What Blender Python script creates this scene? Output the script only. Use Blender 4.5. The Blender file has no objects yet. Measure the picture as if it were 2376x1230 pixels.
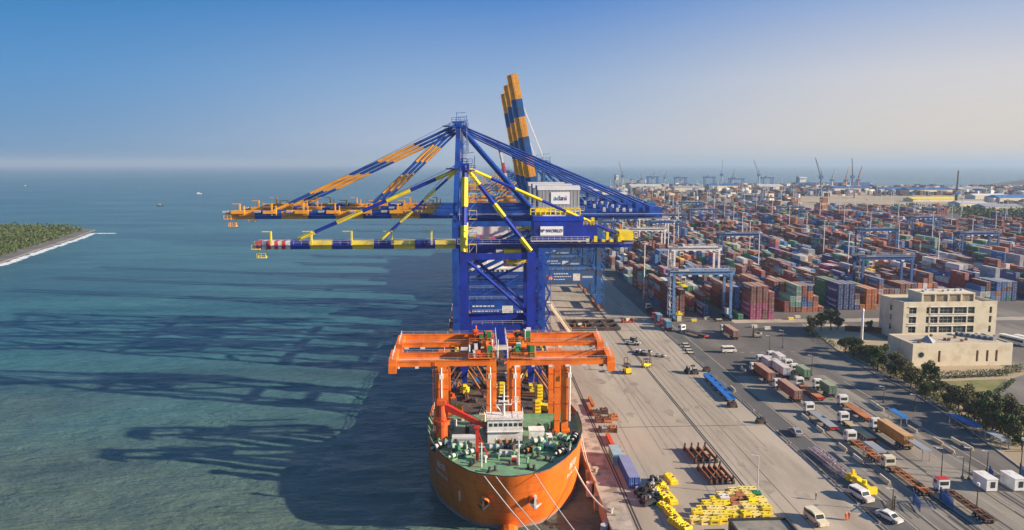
import bpy, math, random
from mathutils import Vector, Matrix
random.seed(7)
D = bpy.data
scn = bpy.context.scene
# ---------------------------------------------------------------- camera
CAMZ = 76.0
PITCH = math.atan(176/1650); YAW = math.atan(78/1650)
cam = D.objects.new('camera', D.cameras.new('camera'))
scn.collection.objects.link(cam); scn.camera = cam
cam.location = (0, 0, CAMZ)
cam.rotation_euler = (math.radians(90)-PITCH, 0, -YAW)
cam.data.sensor_width = 36; cam.data.lens = 25.0; cam.data.shift_y = -59/2376
cam.data.clip_start = 1; cam.data.clip_end = 150000
CR = cam.rotation_euler.to_matrix()
def ray(x, y): return CR @ Vector(((x-1188)/1650, -(y-556)/1650, -1))
def G(x, y, z=4.0):                       # where the sight line of a photo pixel meets a level surface
    d = ray(x, y); t = (z-CAMZ)/d.z
    return (d.x*t, d.y*t)
# ---------------------------------------------------------------- world, sun
SUN_EL = math.radians(21); SH = Vector((-1, 0.28)).normalized()   # direction shadows fall
w = D.worlds.new('World'); scn.world = w; w.use_nodes = True
nt = w.node_tree; N = nt.nodes; L = nt.links; N.clear()
out = N.new('ShaderNodeOutputWorld'); bg = N.new('ShaderNodeBackground')
sky = N.new('ShaderNodeTexSky'); sky.sky_type = 'NISHITA'; sky.sun_disc = False
sky.sun_elevation = SUN_EL; sky.sun_rotation = math.atan2(-SH.x, -SH.y)
sky.dust_density = 2.0; sky.ozone_density = 2.0
def srgb(r, g, b):
    f = lambda c: (c/255/12.92) if c/255 < .04045 else ((c/255+.055)/1.055)**2.4
    return (f(r), f(g), f(b), 1)
geo = N.new('ShaderNodeTexCoord')
sep = N.new('ShaderNodeSeparateXYZ'); L.new(geo.outputs['Generated'], sep.inputs[0])
def ramp(src, stops, inter='EASE'):
    r = N.new('ShaderNodeValToRGB'); L.new(src, r.inputs[0]); cr = r.color_ramp; cr.interpolation = inter
    while len(cr.elements) < len(stops): cr.elements.new(0.5)
    for e, (p, c) in zip(cr.elements, stops): e.position = p; e.color = c
    return r.outputs[0]
k = 1.0
left = ramp(sep.outputs['Z'], [(0.0, srgb(92,142,185)), (.03, srgb(104,152,196)), (.11, srgb(82,146,204)), (.215, srgb(34,126,192)), (.45, srgb(56,116,180)), (1, srgb(78,122,176))], 'LINEAR')
mid = ramp(sep.outputs['Z'], [(0.0, srgb(176,194,212)), (.03, srgb(184,196,218)), (.11, srgb(148,178,216)), (.22, srgb(78,136,208)), (.45, srgb(62,120,184)), (1, srgb(78,122,176))], 'LINEAR')
right = ramp(sep.outputs['Z'], [(0.0, srgb(216,210,200)), (.03, srgb(226,216,204)), (.11, srgb(216,214,218)), (.22, srgb(140,172,220)), (.45, srgb(84,132,190)), (1, srgb(78,122,176))], 'LINEAR')
mA = N.new('ShaderNodeMapRange'); mA.interpolation_type = 'SMOOTHSTEP'; L.new(sep.outputs['X'], mA.inputs[0]); mA.inputs[1].default_value = -.60; mA.inputs[2].default_value = .06
mB = N.new('ShaderNodeMapRange'); mB.interpolation_type = 'SMOOTHSTEP'; L.new(sep.outputs['X'], mB.inputs[0]); mB.inputs[1].default_value = .0; mB.inputs[2].default_value = .62
m1 = N.new('ShaderNodeMix'); m1.data_type = 'RGBA'; L.new(mA.outputs[0], m1.inputs['Factor']); L.new(left, m1.inputs['A']); L.new(mid, m1.inputs['B'])
m2 = N.new('ShaderNodeMix'); m2.data_type = 'RGBA'; L.new(mB.outputs[0], m2.inputs['Factor']); L.new(m1.outputs['Result'], m2.inputs['A']); L.new(right, m2.inputs['B'])
sc = N.new('ShaderNodeMix'); sc.data_type = 'RGBA'; sc.blend_type = 'MULTIPLY'; sc.inputs['Factor'].default_value = 1
L.new(sky.outputs[0], sc.inputs['A']); sc.inputs['B'].default_value = (.11,.11,.11,1)
mx = N.new('ShaderNodeMix'); mx.data_type = 'RGBA'; mx.inputs['Factor'].default_value = .94
L.new(sc.outputs['Result'], mx.inputs['A']); L.new(m2.outputs['Result'], mx.inputs['B'])
L.new(mx.outputs['Result'], bg.inputs[0]); bg.inputs[1].default_value = .49
L.new(bg.outputs[0], out.inputs[0])
sun = D.objects.new('sun', D.lights.new('sun', 'SUN')); scn.collection.objects.link(sun)
sun.data.energy = 5.0; sun.data.angle = math.radians(.6); sun.data.color = (1, .83, .62)
sd = Vector((SH.x*math.cos(SUN_EL), SH.y*math.cos(SUN_EL), -math.sin(SUN_EL)))
sun.rotation_euler = sd.to_track_quat('-Z', 'Y').to_euler()
scn.view_settings.view_transform = 'Standard'; scn.view_settings.look = 'None'
scn.view_settings.exposure = 1.0; scn.view_settings.gamma = 1
scn.render.engine = 'CYCLES'

# ---------------------------------------------------------------- helpers
col = scn.collection
class MB:
    def __init__(s): s.v = []; s.f = []; s.m = []
    def hexa(s, P, m=0):
        b = len(s.v); s.v += [tuple(p) for p in P]
        for q in ((0,3,2,1),(4,5,6,7),(0,1,5,4),(1,2,6,5),(2,3,7,6),(3,0,4,7)):
            s.f.append(tuple(b+i for i in q)); s.m.append(m)
        return s
    def box(s, cx, cy, cz, sx, sy, sz, m=0, r=0):
        c, n = math.cos(r), math.sin(r); P = []
        for z in (-.5, .5):
            for x, y in ((-.5,-.5),(.5,-.5),(.5,.5),(-.5,.5)):
                X, Y = x*sx, y*sy; P.append((cx+X*c-Y*n, cy+X*n+Y*c, cz+z*sz))
        return s.hexa(P, m)
    def bx(s, x0, x1, y0, y1, z0, z1, m=0): return s.box((x0+x1)/2,(y0+y1)/2,(z0+z1)/2,x1-x0,y1-y0,z1-z0,m)
    def beam(s, a, b, w, h=None, m=0, w2=None, h2=None):
        a, b = Vector(a), Vector(b); d = (b-a).normalized(); h = h or w
        up = Vector((0,0,1)) if abs(d.z) < .95 else Vector((0,1,0))
        sx = d.cross(up).normalized(); uz = sx.cross(d)
        w2 = w2 or w; h2 = h2 or h; P = []
        for p, ww, hh in ((a,w,h),(b,w2,h2)):
            for i, j in ((-.5,-.5),(.5,-.5),(.5,.5),(-.5,.5)): P.append(p+sx*ww*i+uz*hh*j)
        return s.hexa(P, m)
    def tube(s, a, b, r, m=0, n=7, r2=None, cap=True):
        a, b = Vector(a), Vector(b); d = (b-a).normalized(); r2 = r if r2 is None else r2
        up = Vector((0,0,1)) if abs(d.z) < .9 else Vector((1,0,0))
        x = d.cross(up).normalized(); y = x.cross(d); k = len(s.v)
        for p, rr in ((a,r),(b,r2)):
            for i in range(n):
                t = 2*math.pi*i/n; s.v.append(tuple(p+x*rr*math.cos(t)+y*rr*math.sin(t)))
        for i in range(n): j = (i+1)%n; s.f.append((k+i,k+j,k+n+j,k+n+i)); s.m.append(m)
        if cap: s.f.append(tuple(k+i for i in range(n))[::-1]); s.m.append(m); s.f.append(tuple(k+n+i for i in range(n))); s.m.append(m)
        return s
    def path(s, pts, r, m=0, n=6):
        for a, b in zip(pts, pts[1:]): s.tube(a, b, r, m, n)
        return s
    def prism(s, pts, z0, z1, m=0, mt=None):
        k = len(s.v); n = len(pts)
        for z in (z0, z1):
            for p in pts: s.v.append((p[0], p[1], z))
        for i in range(n): j = (i+1)%n; s.f.append((k+i,k+j,k+n+j,k+n+i)); s.m.append(m)
        s.f.append(tuple(range(k+n, k+2*n))); s.m.append(m if mt is None else mt)
        s.f.append(tuple(range(k, k+n))[::-1]); s.m.append(m)
        return s
    def prof(s, pts, x0, x1, m=0):         # (y,z) outline pushed along x
        k = len(s.v); n = len(pts)
        for x in (x0, x1):
            for p in pts: s.v.append((x, p[0], p[1]))
        for i in range(n): j = (i+1)%n; s.f.append((k+i,k+j,k+n+j,k+n+i)); s.m.append(m)
        s.f.append(tuple(range(k+n, k+2*n))); s.m.append(m); s.f.append(tuple(range(k, k+n))[::-1]); s.m.append(m)
        return s
    def stripe(s, a, b, w, h, segs):        # segs: list of (fraction end, material)
        a, b = Vector(a), Vector(b); p = 0
        for e, m in segs: s.beam(a.lerp(b, p), a.lerp(b, e), w, h, m); p = e
        return s
    def stripet(s, a, b, r, segs):
        a, b = Vector(a), Vector(b); p = 0
        for e, m in segs: s.tube(a.lerp(b, p), a.lerp(b, e), r*(1.0 if m else .9), m); p = e
        return s
    def rail(s, a, b, h=1.1, m=0, step=3.0, t=.07):
        a, b = Vector(a), Vector(b); n = max(1, int((b-a).length/step)); u = Vector((0,0,h))
        s.beam(a+u, b+u, t, t, m); s.beam(a+u*.5, b+u*.5, t*.8, t*.8, m)
        for i in range(n+1): p = a.lerp(b, i/n); s.beam(p, p+u, t, t, m)
        return s
    def mesh(s, name, mats):
        me = D.meshes.new(name); me.from_pydata(s.v, [], s.f)
        for m in mats: me.materials.append(m)
        if len(mats) > 1: me.polygons.foreach_set('material_index', s.m)
        import bmesh
        bm = bmesh.new(); bm.from_mesh(me); bmesh.ops.recalc_face_normals(bm, faces=bm.faces); bm.to_mesh(me); bm.free()
        me.update(); return me
    def build(s, name, mats, parent=None):
        if not isinstance(mats, (list, tuple)): mats = [mats]
        o = D.objects.new(name, s.mesh(name, mats)); col.objects.link(o); o.parent = parent
        return o
def tag(o, label=None, cat=None, group=None, kind=None):
    if label: o['label'] = label
    if cat: o['category'] = cat
    if group: o['group'] = group
    if kind: o['kind'] = kind
    return o
def thing(name, label, cat, loc=(0,0,0), rz=0, group=None):
    o = D.objects.new(name, None); col.objects.link(o); o.location = loc; o.rotation_euler = (0,0,rz); o.empty_display_size = .5
    return tag(o, label, cat, group)
def dup(o, loc=None, rz=None, label=None, group=None, parent=None):
    c = o.copy(); col.objects.link(c)
    if parent: c.parent = parent
    if loc is not None: c.location = loc
    if rz is not None: c.rotation_euler = (0,0,rz)
    if label: c['label'] = label
    if group: c['group'] = group
    for ch in o.children: dup(ch, parent=c)
    return c
def text(body, size, mat, loc, rot, parent, name='lettering', depth=.05, sx=1.0):
    cu = D.curves.new('t', 'FONT'); cu.body = body; cu.size = size; cu.extrude = depth; cu.align_x = 'CENTER'; cu.align_y = 'CENTER'; cu.resolution_u = 3
    to = D.objects.new('t', cu); col.objects.link(to)
    me = D.meshes.new_from_object(to.evaluated_get(bpy.context.evaluated_depsgraph_get())); D.objects.remove(to)
    me.name = name; me.materials.clear(); me.materials.append(mat)
    o = D.objects.new(name, me); col.objects.link(o); o.parent = parent; o.location = loc; o.rotation_euler = rot; o.scale = (sx,1,1)
    return o
FRONT = (math.radians(90), 0, 0)

def mat(name, c, rough=.5, metal=0, var=.18, scale=.35, dirt=None, dscale=.15, bump=0, bscale=3, spec=None, stretch=(1,1,1), dlo=.48, dhi=.62, coord='Object'):
    m = D.materials.new(name); m.use_nodes = True; t = m.node_tree; n = t.nodes; l = t.links
    b = n['Principled BSDF']; b.inputs['Roughness'].default_value = rough; b.inputs['Metallic'].default_value = metal
    if spec is not None: b.inputs['Specular IOR Level'].default_value = spec
    tc = n.new('ShaderNodeTexCoord'); mp = n.new('ShaderNodeMapping'); l.new(tc.outputs[coord], mp.inputs[0]); mp.inputs['Scale'].default_value = stretch
    no = n.new('ShaderNodeTexNoise'); l.new(mp.outputs[0], no.inputs[0]); no.inputs['Scale'].default_value = scale; no.inputs['Detail'].default_value = 6
    mr = n.new('ShaderNodeMapRange'); l.new(no.outputs[0], mr.inputs[0]); mr.inputs[1].default_value = .3; mr.inputs[2].default_value = .7; mr.inputs[3].default_value = 1-var; mr.inputs[4].default_value = 1+var
    mu = n.new('ShaderNodeVectorMath'); mu.operation = 'SCALE'; mu.inputs[0].default_value = c[:3]; l.new(mr.outputs[0], mu.inputs['Scale'])
    src = mu.outputs[0]
    if dirt:
        n2 = n.new('ShaderNodeTexNoise'); l.new(mp.outputs[0], n2.inputs[0]); n2.inputs['Scale'].default_value = dscale; n2.inputs['Detail'].default_value = 8; n2.inputs['Roughness'].default_value = .65
        r2 = n.new('ShaderNodeMapRange'); l.new(n2.outputs[0], r2.inputs[0]); r2.inputs[1].default_value = dlo; r2.inputs[2].default_value = dhi
        mi = n.new('ShaderNodeMix'); mi.data_type = 'RGBA'; l.new(r2.outputs[0], mi.inputs['Factor']); l.new(src, mi.inputs['A']); mi.inputs['B'].default_value = (*dirt[:3], 1)
        src = mi.outputs['Result']
    l.new(src, b.inputs['Base Color'])
    if bump:
        n3 = n.new('ShaderNodeTexNoise'); l.new(mp.outputs[0], n3.inputs[0]); n3.inputs['Scale'].default_value = bscale; n3.inputs['Detail'].default_value = 5
        bu = n.new('ShaderNodeBump'); bu.inputs['Strength'].default_value = bump; bu.inputs['Distance'].default_value = .3; l.new(n3.outputs[0], bu.inputs['Height']); l.new(bu.outputs[0], b.inputs['Normal'])
    m['src'] = 1
    return m
M = {}
def dm(k, c, **kw): M[k] = mat(k, c, **kw); return M[k]
dm('crane_blue', (.010,.070,.36), rough=.42, var=.2, dirt=(.01,.03,.2), dscale=.2)
dm('royal_blue', (.008,.032,.34), rough=.4, var=.2, dirt=(.012,.02,.18), dscale=.2)
dm('pale_blue', (.09,.25,.52), rough=.5, var=.2, dirt=(.12,.14,.17), dscale=.4)
dm('quay_blue', (.015,.10,.33), rough=.5, var=.2, dirt=(.05,.08,.14), dscale=.2)
dm('orange_yellow', (.88,.38,.02), rough=.45, var=.12, dirt=(.68,.27,.02), dscale=.25)
dm('yellow', (.88,.68,.02), rough=.45, var=.1, dirt=(.72,.52,.03), dscale=.3)
dm('orange', (.85,.20,.015), rough=.45, var=.12, dirt=(.68,.13,.01), dscale=.3)
dm('deep_orange', (.60,.09,.015), rough=.5, var=.15)
dm('red', (.55,.03,.015), rough=.5, var=.15)
dm('white', (.78,.77,.74), rough=.5, var=.06, dirt=(.6,.56,.5), dscale=.5)
dm('grey', (.30,.31,.33), rough=.55, var=.1)
dm('light_grey', (.5,.5,.52), rough=.6, var=.08)
dm('dark', (.03,.03,.035), rough=.7, var=.3)
dm('black_steel', (.05,.048,.05), rough=.6, var=.4, dirt=(.14,.08,.05), dscale=.5)
dm('rust', (.17,.07,.035), rough=.85, var=.35, dirt=(.06,.035,.03), dscale=.5)
dm('rust_orange', (.42,.15,.05), rough=.8, var=.3)
dm('cream', (.68,.61,.45), rough=.8, var=.05, dirt=(.58,.48,.34), dscale=.2)
dm('deck_green', (.15,.33,.19), rough=.6, var=.25, scale=.5, dirt=(.2,.25,.15), dscale=.35)
dm('glass', (.03,.045,.05), rough=.12, var=.3, spec=.8)
dm('rubber', (.02,.02,.02), rough=.8)
dm('rope', (.62,.58,.5), rough=.9)
dm('green', (.03,.22,.08), rough=.5)
dm('tan', (.5,.38,.22), rough=.8)
dm('sheet_blue', (.03,.17,.48), rough=.5, var=.2)
dm('magenta', (.5,.05,.2), rough=.6)
dm('purple', (.18,.06,.35), rough=.5)
dm('skin', (.35,.2,.13), rough=.6)
dm('cloth_orange', (.7,.12,.02), rough=.9)
# ---------------------------------------------------------------- water
def water_mat():
    m = D.materials.new('sea_water'); m.use_nodes = True; t = m.node_tree; n = t.nodes; l = t.links; b = n['Principled BSDF']
    g = n.new('ShaderNodeNewGeometry')
    def noise(scale, sx, sy, det, rough=.55, dist=0):
        mp = n.new('ShaderNodeMapping'); l.new(g.outputs['Position'], mp.inputs[0]); mp.inputs['Scale'].default_value = (sx, sy, 1); mp.inputs['Rotation'].default_value = (0,0,math.radians(6))
        no = n.new('ShaderNodeTexNoise'); l.new(mp.outputs[0], no.inputs[0]); no.inputs['Scale'].default_value = scale; no.inputs['Detail'].default_value = det; no.inputs['Roughness'].default_value = rough; no.inputs['Distortion'].default_value = dist
        return no.outputs[0]
    def mrange(s, a, bb, c=0, d=1):
        r = n.new('ShaderNodeMapRange'); r.interpolation_type = 'SMOOTHSTEP'; l.new(s, r.inputs[0]); r.inputs[1].default_value = a; r.inputs[2].default_value = bb; r.inputs[3].default_value = c; r.inputs[4].default_value = d; return r.outputs[0]
    def mixc(f, A, B):
        x = n.new('ShaderNodeMix'); x.data_type = 'RGBA'; l.new(f, x.inputs['Factor'])
        for k_, s in (('A',A),('B',B)):
            if isinstance(s, tuple): x.inputs[k_].default_value = (*s, 1)
            else: l.new(s, x.inputs[k_])
        return x.outputs['Result']
    big = noise(.006, .5, 1.6, 6, .6, .6)
    c1 = mixc(mrange(big, .38, .62), (.024,.100,.132), (.048,.160,.175))
    sp = n.new('ShaderNodeSeparateXYZ'); l.new(g.outputs['Position'], sp.inputs[0])
    # silt near the berth: shallow, greenish
    ad = n.new('ShaderNodeMath'); ad.operation = 'MULTIPLY_ADD'; l.new(big, ad.inputs[0]); ad.inputs[1].default_value = 260; l.new(sp.outputs['Y'], ad.inputs[2])
    near = mrange(ad.outputs[0], 240, 460, 1, 0)
    c2 = mixc(near, c1, (.105,.145,.110))
    med = noise(.02, .45, 2.4, 5, .6, .8)
    c3 = mixc(mrange(med, .45, .72, 0, .45), c2, (.006,.040,.060))
    l.new(c3, b.inputs['Base Color'])
    b.inputs['IOR'].default_value = 1.33; b.inputs['Specular IOR Level'].default_value = .5; b.inputs['Roughness'].default_value = .22
    w1 = noise(.08, .5, 1.5, 6, .66, .25); w2 = noise(.45, .5, 1.5, 4, .65, .2)
    a2 = n.new('ShaderNodeMath'); a2.operation = 'MULTIPLY_ADD'; l.new(w2, a2.inputs[0]); a2.inputs[1].default_value = .22; l.new(w1, a2.inputs[2])
    bu = n.new('ShaderNodeBump'); bu.inputs['Strength'].default_value = 1; bu.inputs['Distance'].default_value = 3.0; l.new(a2.outputs[0], bu.inputs['Height']); l.new(bu.outputs[0], b.inputs['Normal'])
    return m
S = 45000
from mathutils import noise as mn
def grid_line(a, b, st, lo, hi, n_):
    r_ = [a+i*st for i in range(int((b-a)/st)+1)]; e = r_[-1]
    return [a-(a-lo)*((n_-i)/n_)**3 for i in range(n_)]+r_+[e+(hi-e)*((i+1)/n_)**3 for i in range(n_)]
gx = grid_line(-430, 28, 1.5, -S, S, 14); gy = grid_line(112, 470, 1.25, -280, S, 14)
sea = MB()
for y in gy:
    for x in gx:
        f_ = max(0, min(1, (x+430)/60, (y-100)/20, (470-y)/90, (34-x)/4)); z = 0
        if f_ > 0: z = f_*(.40*mn.noise((x*.04, y*.11, 1.3))+.34*mn.noise((x*.10+7, y*.26, 4.1))+.15*mn.noise((x*.26, y*.5, 9.0)))
        sea.v.append((x, y, z))
nX = len(gx)
for j in range(len(gy)-1):
    for i in range(nX-1): a = j*nX+i; sea.f.append((a, a+1, a+1+nX, a+nX)); sea.m.append(0)
so = tag(sea.build('water', water_mat()), kind='structure')
so.data.polygons.foreach_set('use_smooth', [True]*len(so.data.polygons))

# ---------------------------------------------------------------- land
dm('concrete', (.41,.35,.275), rough=.85, var=.16, scale=.05, dirt=(.29,.245,.195), dscale=.035, stretch=(1.6,.35,1), dlo=.47, dhi=.62, bump=.1, bscale=2)
dm('slab_edge', (.40,.36,.30), rough=.9, var=.2, scale=.3, dirt=(.2,.17,.14), dscale=.25)
dm('asphalt', (.12,.108,.098), rough=.9, var=.25, scale=.06, dirt=(.21,.19,.165), dscale=.025, stretch=(1.5,.45,1), dlo=.5, dhi=.66)
dm('lane_ground', (.20,.18,.155), rough=.9, var=.25, scale=.15, dirt=(.29,.25,.20), dscale=.06, stretch=(2.2,.3,1), dlo=.45, dhi=.6)
dm('road_strip', (.10,.098,.098), rough=.9, var=.2, scale=.1)
dm('sand', (.38,.30,.20), rough=.95, var=.2, scale=.01, dirt=(.24,.21,.16), dscale=.006, dlo=.5, dhi=.65)
dm('mud', (.16,.14,.12), rough=.6, var=.3, scale=.05)
dm('grass', (.16,.17,.045), rough=.95, var=.3, scale=.4, dirt=(.25,.2,.08), dscale=.12)
dm('line_white', (.42,.40,.36), rough=.8, var=.2, scale=.5, dirt=(.3,.27,.23), dscale=.5)
dm('line_dark', (.045,.04,.04), rough=.8, var=.2)
dm('track', (.29,.245,.195), rough=.9, var=.2); dm('patch', (.33,.28,.22), rough=.9, var=.2)
dm('foam', (.75,.8,.82), rough=.8)
QX = 26.0
def sheet(name, pts, z, m, kind='structure', th=None):
    b = MB()
    if th: b.prism(pts, z-th, z)
    else: b.v = [(x,y,z) for x,y in pts]; b.f = [tuple(range(len(pts)))]; b.m = [0]
    return tag(b.build(name, m), kind=kind)
sheet('ground', [(QX,-250),(6500,-250),(6500,2500),(1750,2330),(1500,2150),(1000,2260),(470,2350),(90,1640),(QX,1300)], 4.0, M['sand'], th=6)
def pad(name, x0, x1, y0, y1, lvl, m): return sheet(name, [(x0,y0),(x1,y0),(x1,y1),(x0,y1)], 4+.004*lvl+.002*lvl*lvl, m)
pad('quay_apron', 28.0, 80, -249, 1290, 1, M['concrete'])
pad('terminal_road', 80.01, 330, -249, 319, 1, M['asphalt'])
pad('yard_pavement', 80.01, 900, 319.01, 1030, 1, M['asphalt'])
pad('quay_edge', 26.05, 30.6, -249, 1290, 3, M['slab_edge'])
pad('truck_lanes', 87, 118, -200, 232, 2, M['lane_ground'])
pad('kerb_road', 81.0, 85.5, -249, 318, 2, M['road_strip'])
pad('yard_kerb', 116, 330, 312, 319, 3, M['concrete'])
rk = MB()
for x in (31.3, 31.9, 58.9, 59.5): rk.bx(x-.13, x+.13, -240, 1280, 4.02, 4.05)
tag(rk.build('crane_rail', M['line_dark']), kind='structure')
jt = MB()
for y in (187, 300, 418, 540): jt.bx(33, 79, y, y+.28, 4.018, 4.026)
for x in (66,): jt.bx(x, x+.1, -200, 900, 4.018, 4.0265)
jt.bx(29.6, 29.9, -200, 900, 4.018, 4.026)
tag(jt.build('slab_joints', M['line_dark']), kind='structure')
ln = MB()
for x, a, b_ in ((70, 330, 800), (76, 330, 800), (86.3, -200, 312), (121, -200, 225), (128, 325, 345), (131, 325, 345)): ln.bx(x, x+.3, a, b_, 4.03, 4.035)
for x in (90.6, 94.9, 99.3, 103.6, 108, 112.4, 116.5): ln.bx(x, x+.22, -100, 205, 4.03, 4.035)
for i in range(12): ln.bx(100+i*4, 101.6+i*4, 262, 262.4, 4.03, 4.035)
for i in range(8): ln.bx(62+i*2, 62.5+i*2, 338, 352, 4.03, 4.035)
for y in (150,158,166): ln.bx(132, 146, y*1.0, y+.3, 4.03, 4.035)
tag(ln.build('road_markings', M['line_white']), kind='structure')
tk = MB()
random.seed(3)
def sweep(x, y, dx, dy, n=14):
    for o_ in (0, 2.0):
        pts = [(x+o_+dx*(i/n)**1.8, y+dy*i/n) for i in range(n+1)]
        for a, b in zip(pts, pts[1:]): sw.v += [(a[0],a[1],Z_[0]),(a[0]+.32,a[1],Z_[0]),(b[0]+.32,b[1],Z_[0]),(b[0],b[1],Z_[0])]; k_ = len(sw.v)-4; sw.f.append((k_,k_+1,k_+2,k_+3)); sw.m.append(0)
        Z_[0] += .0001
sw = MB(); Z_ = [4.0165]
for i in range(20): sweep(random.uniform(34,74), random.uniform(110,330), random.choice((0,0,0,random.uniform(-12,12))), random.uniform(30,140))
tag(sw.build('worn_tracks', M['track']), kind='structure')
st = MB()
for i in range(70):
    x, y = random.uniform(34,78), random.uniform(115,420); r_ = random.uniform(.4,2.2); k_ = len(st.v); n_ = 9
    for j in range(n_): a = j*2*math.pi/n_; q_ = r_*random.uniform(.5,1.2); st.v.append((x+q_*math.cos(a), y+q_*1.7*math.sin(a), 4.0205+.00002*i))
    st.f.append(tuple(range(k_,k_+n_))); st.m.append(i%2)
tag(st.build('oil_stains', [M['track'], M['patch']]), kind='structure')
for i in range(60):
    x = random.uniform(86, 119); y = random.uniform(60, 210)
    tk.bx(x, x+random.uniform(.2,.5), y, y+random.uniform(8,40), 4.026, 4.028+.0001*i)
tag(tk.build('tyre_marks', M['line_dark']), kind='structure')
# quay wall face, fenders, bollards
qw = MB()
for i in range(110):
    y = -200+i*12; qw.bx(25.2, 26.0, y, y+1.6, .2, 3.6)
tag(qw.build('quay_wall_piles', M['slab_edge']), kind='structure')

# ---------------------------------------------------------------- island with mangrove
isl = [(-361,540),(-375,590),(-398,680),(-412,740),(-430,800),(-438,832),(-470,852),(-520,868),(-600,872),(-760,850),(-1300,800),(-1300,300),(-380,430)]
sheet('island_shore', isl, 1.2, M['mud'], th=3)
fm = MB(); random.seed(11)
edge = [(-356,515),(-359,540),(-372,590),(-394,680),(-408,740),(-425,798),(-400,795)]
for (x0,y0),(x1,y1) in zip(edge, edge[1:]):
    n = max(2, int(math.hypot(x1-x0,y1-y0)/3))
    for i in range(n):
        t = i/n; x = x0+(x1-x0)*t; y = y0+(y1-y0)*t
        for j in range(3):
            w_ = random.uniform(.6, 2.6); a = random.uniform(-1,1)*2.0+2.0; q = random.uniform(-3, 3)
            b = len(fm.v); fm.v += [(x+a-w_,y+q-2,.05+.01*j),(x+a+w_*1.5,y+q-1.0,.05+.01*j),(x+a+w_,y+q+2.6,.06+.01*j),(x+a-w_*.6,y+q+1.6,.06+.01*j)]; fm.f.append((b,b+1,b+2,b+3)); fm.m.append(0)
tag(fm.build('surf_foam', M['foam']), kind='stuff', label='white surf breaking along the shore of the green island', cat='surf')

def leaf_mat(name, c1, c2):
    m = D.materials.new(name); m.use_nodes = True; t = m.node_tree; n = t.nodes; l = t.links; b = n['Principled BSDF']
    b.inputs['Roughness'].default_value = .65; b.inputs['Specular IOR Level'].default_value = .25
    g = n.new('ShaderNodeNewGeometry')
    mi = n.new('ShaderNodeMix'); mi.data_type = 'RGBA'; l.new(g.outputs['Random Per Island'], mi.inputs['Factor'])
    mi.inputs['A'].default_value = (*c1,1); mi.inputs['B'].default_value = (*c2,1); l.new(mi.outputs['Result'], b.inputs['Base Color'])
    return m
M['leaf'] = leaf_mat('leaf', (.035,.07,.018), (.13,.15,.045))
M['leaf_dry'] = leaf_mat('leaf_dry', (.07,.075,.03), (.20,.18,.08))
M['leaf_mangrove'] = leaf_mat('leaf_mangrove', (.035,.062,.016), (.10,.125,.032))
dm('bark', (.10,.075,.05), rough=.9)
def leaves(b, cx, cy, cz, rx, ry, rz, n, s):
    for i in range(n):
        while True:
            x, y, z = random.uniform(-1,1), random.uniform(-1,1), random.uniform(-1,1); d = x*x+y*y+z*z
            if .25 < d < 1: break
        c = Vector((cx+x*rx, cy+y*ry, cz+z*rz))
        a = Vector((random.gauss(0,1),random.gauss(0,1),random.gauss(0,1))).normalized(); u = a.orthogonal().normalized(); v = a.cross(u)
        q = s*random.uniform(.6,1.3); k = len(b.v)
        b.v += [tuple(c+u*q), tuple(c+v*q*.6), tuple(c-u*q), tuple(c-v*q*.6)]; b.f.append((k,k+1,k+2,k+3)); b.m.append(0)
def inpoly(x, y, P):
    r = False; j = len(P)-1
    for i in range(len(P)):
        if (P[i][1] > y) != (P[j][1] > y) and x < (P[j][0]-P[i][0])*(y-P[i][1])/(P[j][1]-P[i][1])+P[i][0]: r = not r
        j = i
    return r
random.seed(5); mg = MB(); cnt = 0
inner = [(-372,540),(-386,590),(-410,680),(-424,740),(-442,800),(-448,828),(-478,846),(-560,862),(-760,840),(-900,820),(-700,500),(-420,430)]
while cnt < 1500:
    x = random.uniform(-760,-365); y = random.uniform(430, 862)
    if x < -.80*y or not inpoly(x, y, inner): continue
    cnt += 1; h = random.uniform(2.5, 6.5); r = random.uniform(2.5, 5.5)
    leaves(mg, x, y, 1.2+h*.55, r, r, h*.6, 34, .95)
tag(mg.build('mangrove_thicket', M['leaf_mangrove']), 'dense green mangrove thicket covering the low island', 'mangrove', kind='stuff')

# ---------------------------------------------------------------- trees along the hedge
def tree_protos():
    out_ = []
    for i in range(4):
        random.seed(40+i)
        t = MB(); h = 5.5+i*.8
        top = (random.uniform(-.4,.4), random.uniform(-.4,.4), h*.75)
        t.tube((0,0,0), top, .24, 0, 7, .09)
        c = MB(); lobes = []
        for k_ in range(9):
            a = k_*2.4+random.random(); rr = random.uniform(.8, 2.4); z = h*random.uniform(.38,.95)
            p = (rr*math.cos(a), rr*math.sin(a), z); t.tube((top[0]*.5,top[1]*.5,h*.35), p, .09, 0, 5, .03); lobes.append(p)
            leaves(c, *p, random.uniform(.8,1.5), random.uniform(.8,1.5), random.uniform(.7,1.2), 190, .26)
        leaves(c, 0, 0, h*.62, 1.9, 1.9, h*.36, 420, .27)
        out_.append((t.mesh('trunk',[M['bark']]), c.mesh('crown',[M['leaf_dry' if i % 2 else 'leaf']])))
    return out_
TP = tree_protos()
def tree(x, y, s, k_, label, group='trees along the hedge'):
    o = thing('tree', label, 'tree', (x, y, 4), random.uniform(0,6), group); o.scale = (s, s, s*random.uniform(.9,1.15))
    for nm, me in zip(('trunk','crown'), TP[k_ % 4]):
        p = D.objects.new(nm, me); col.objects.link(p); p.parent = o
    return o
random.seed(21)
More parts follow.
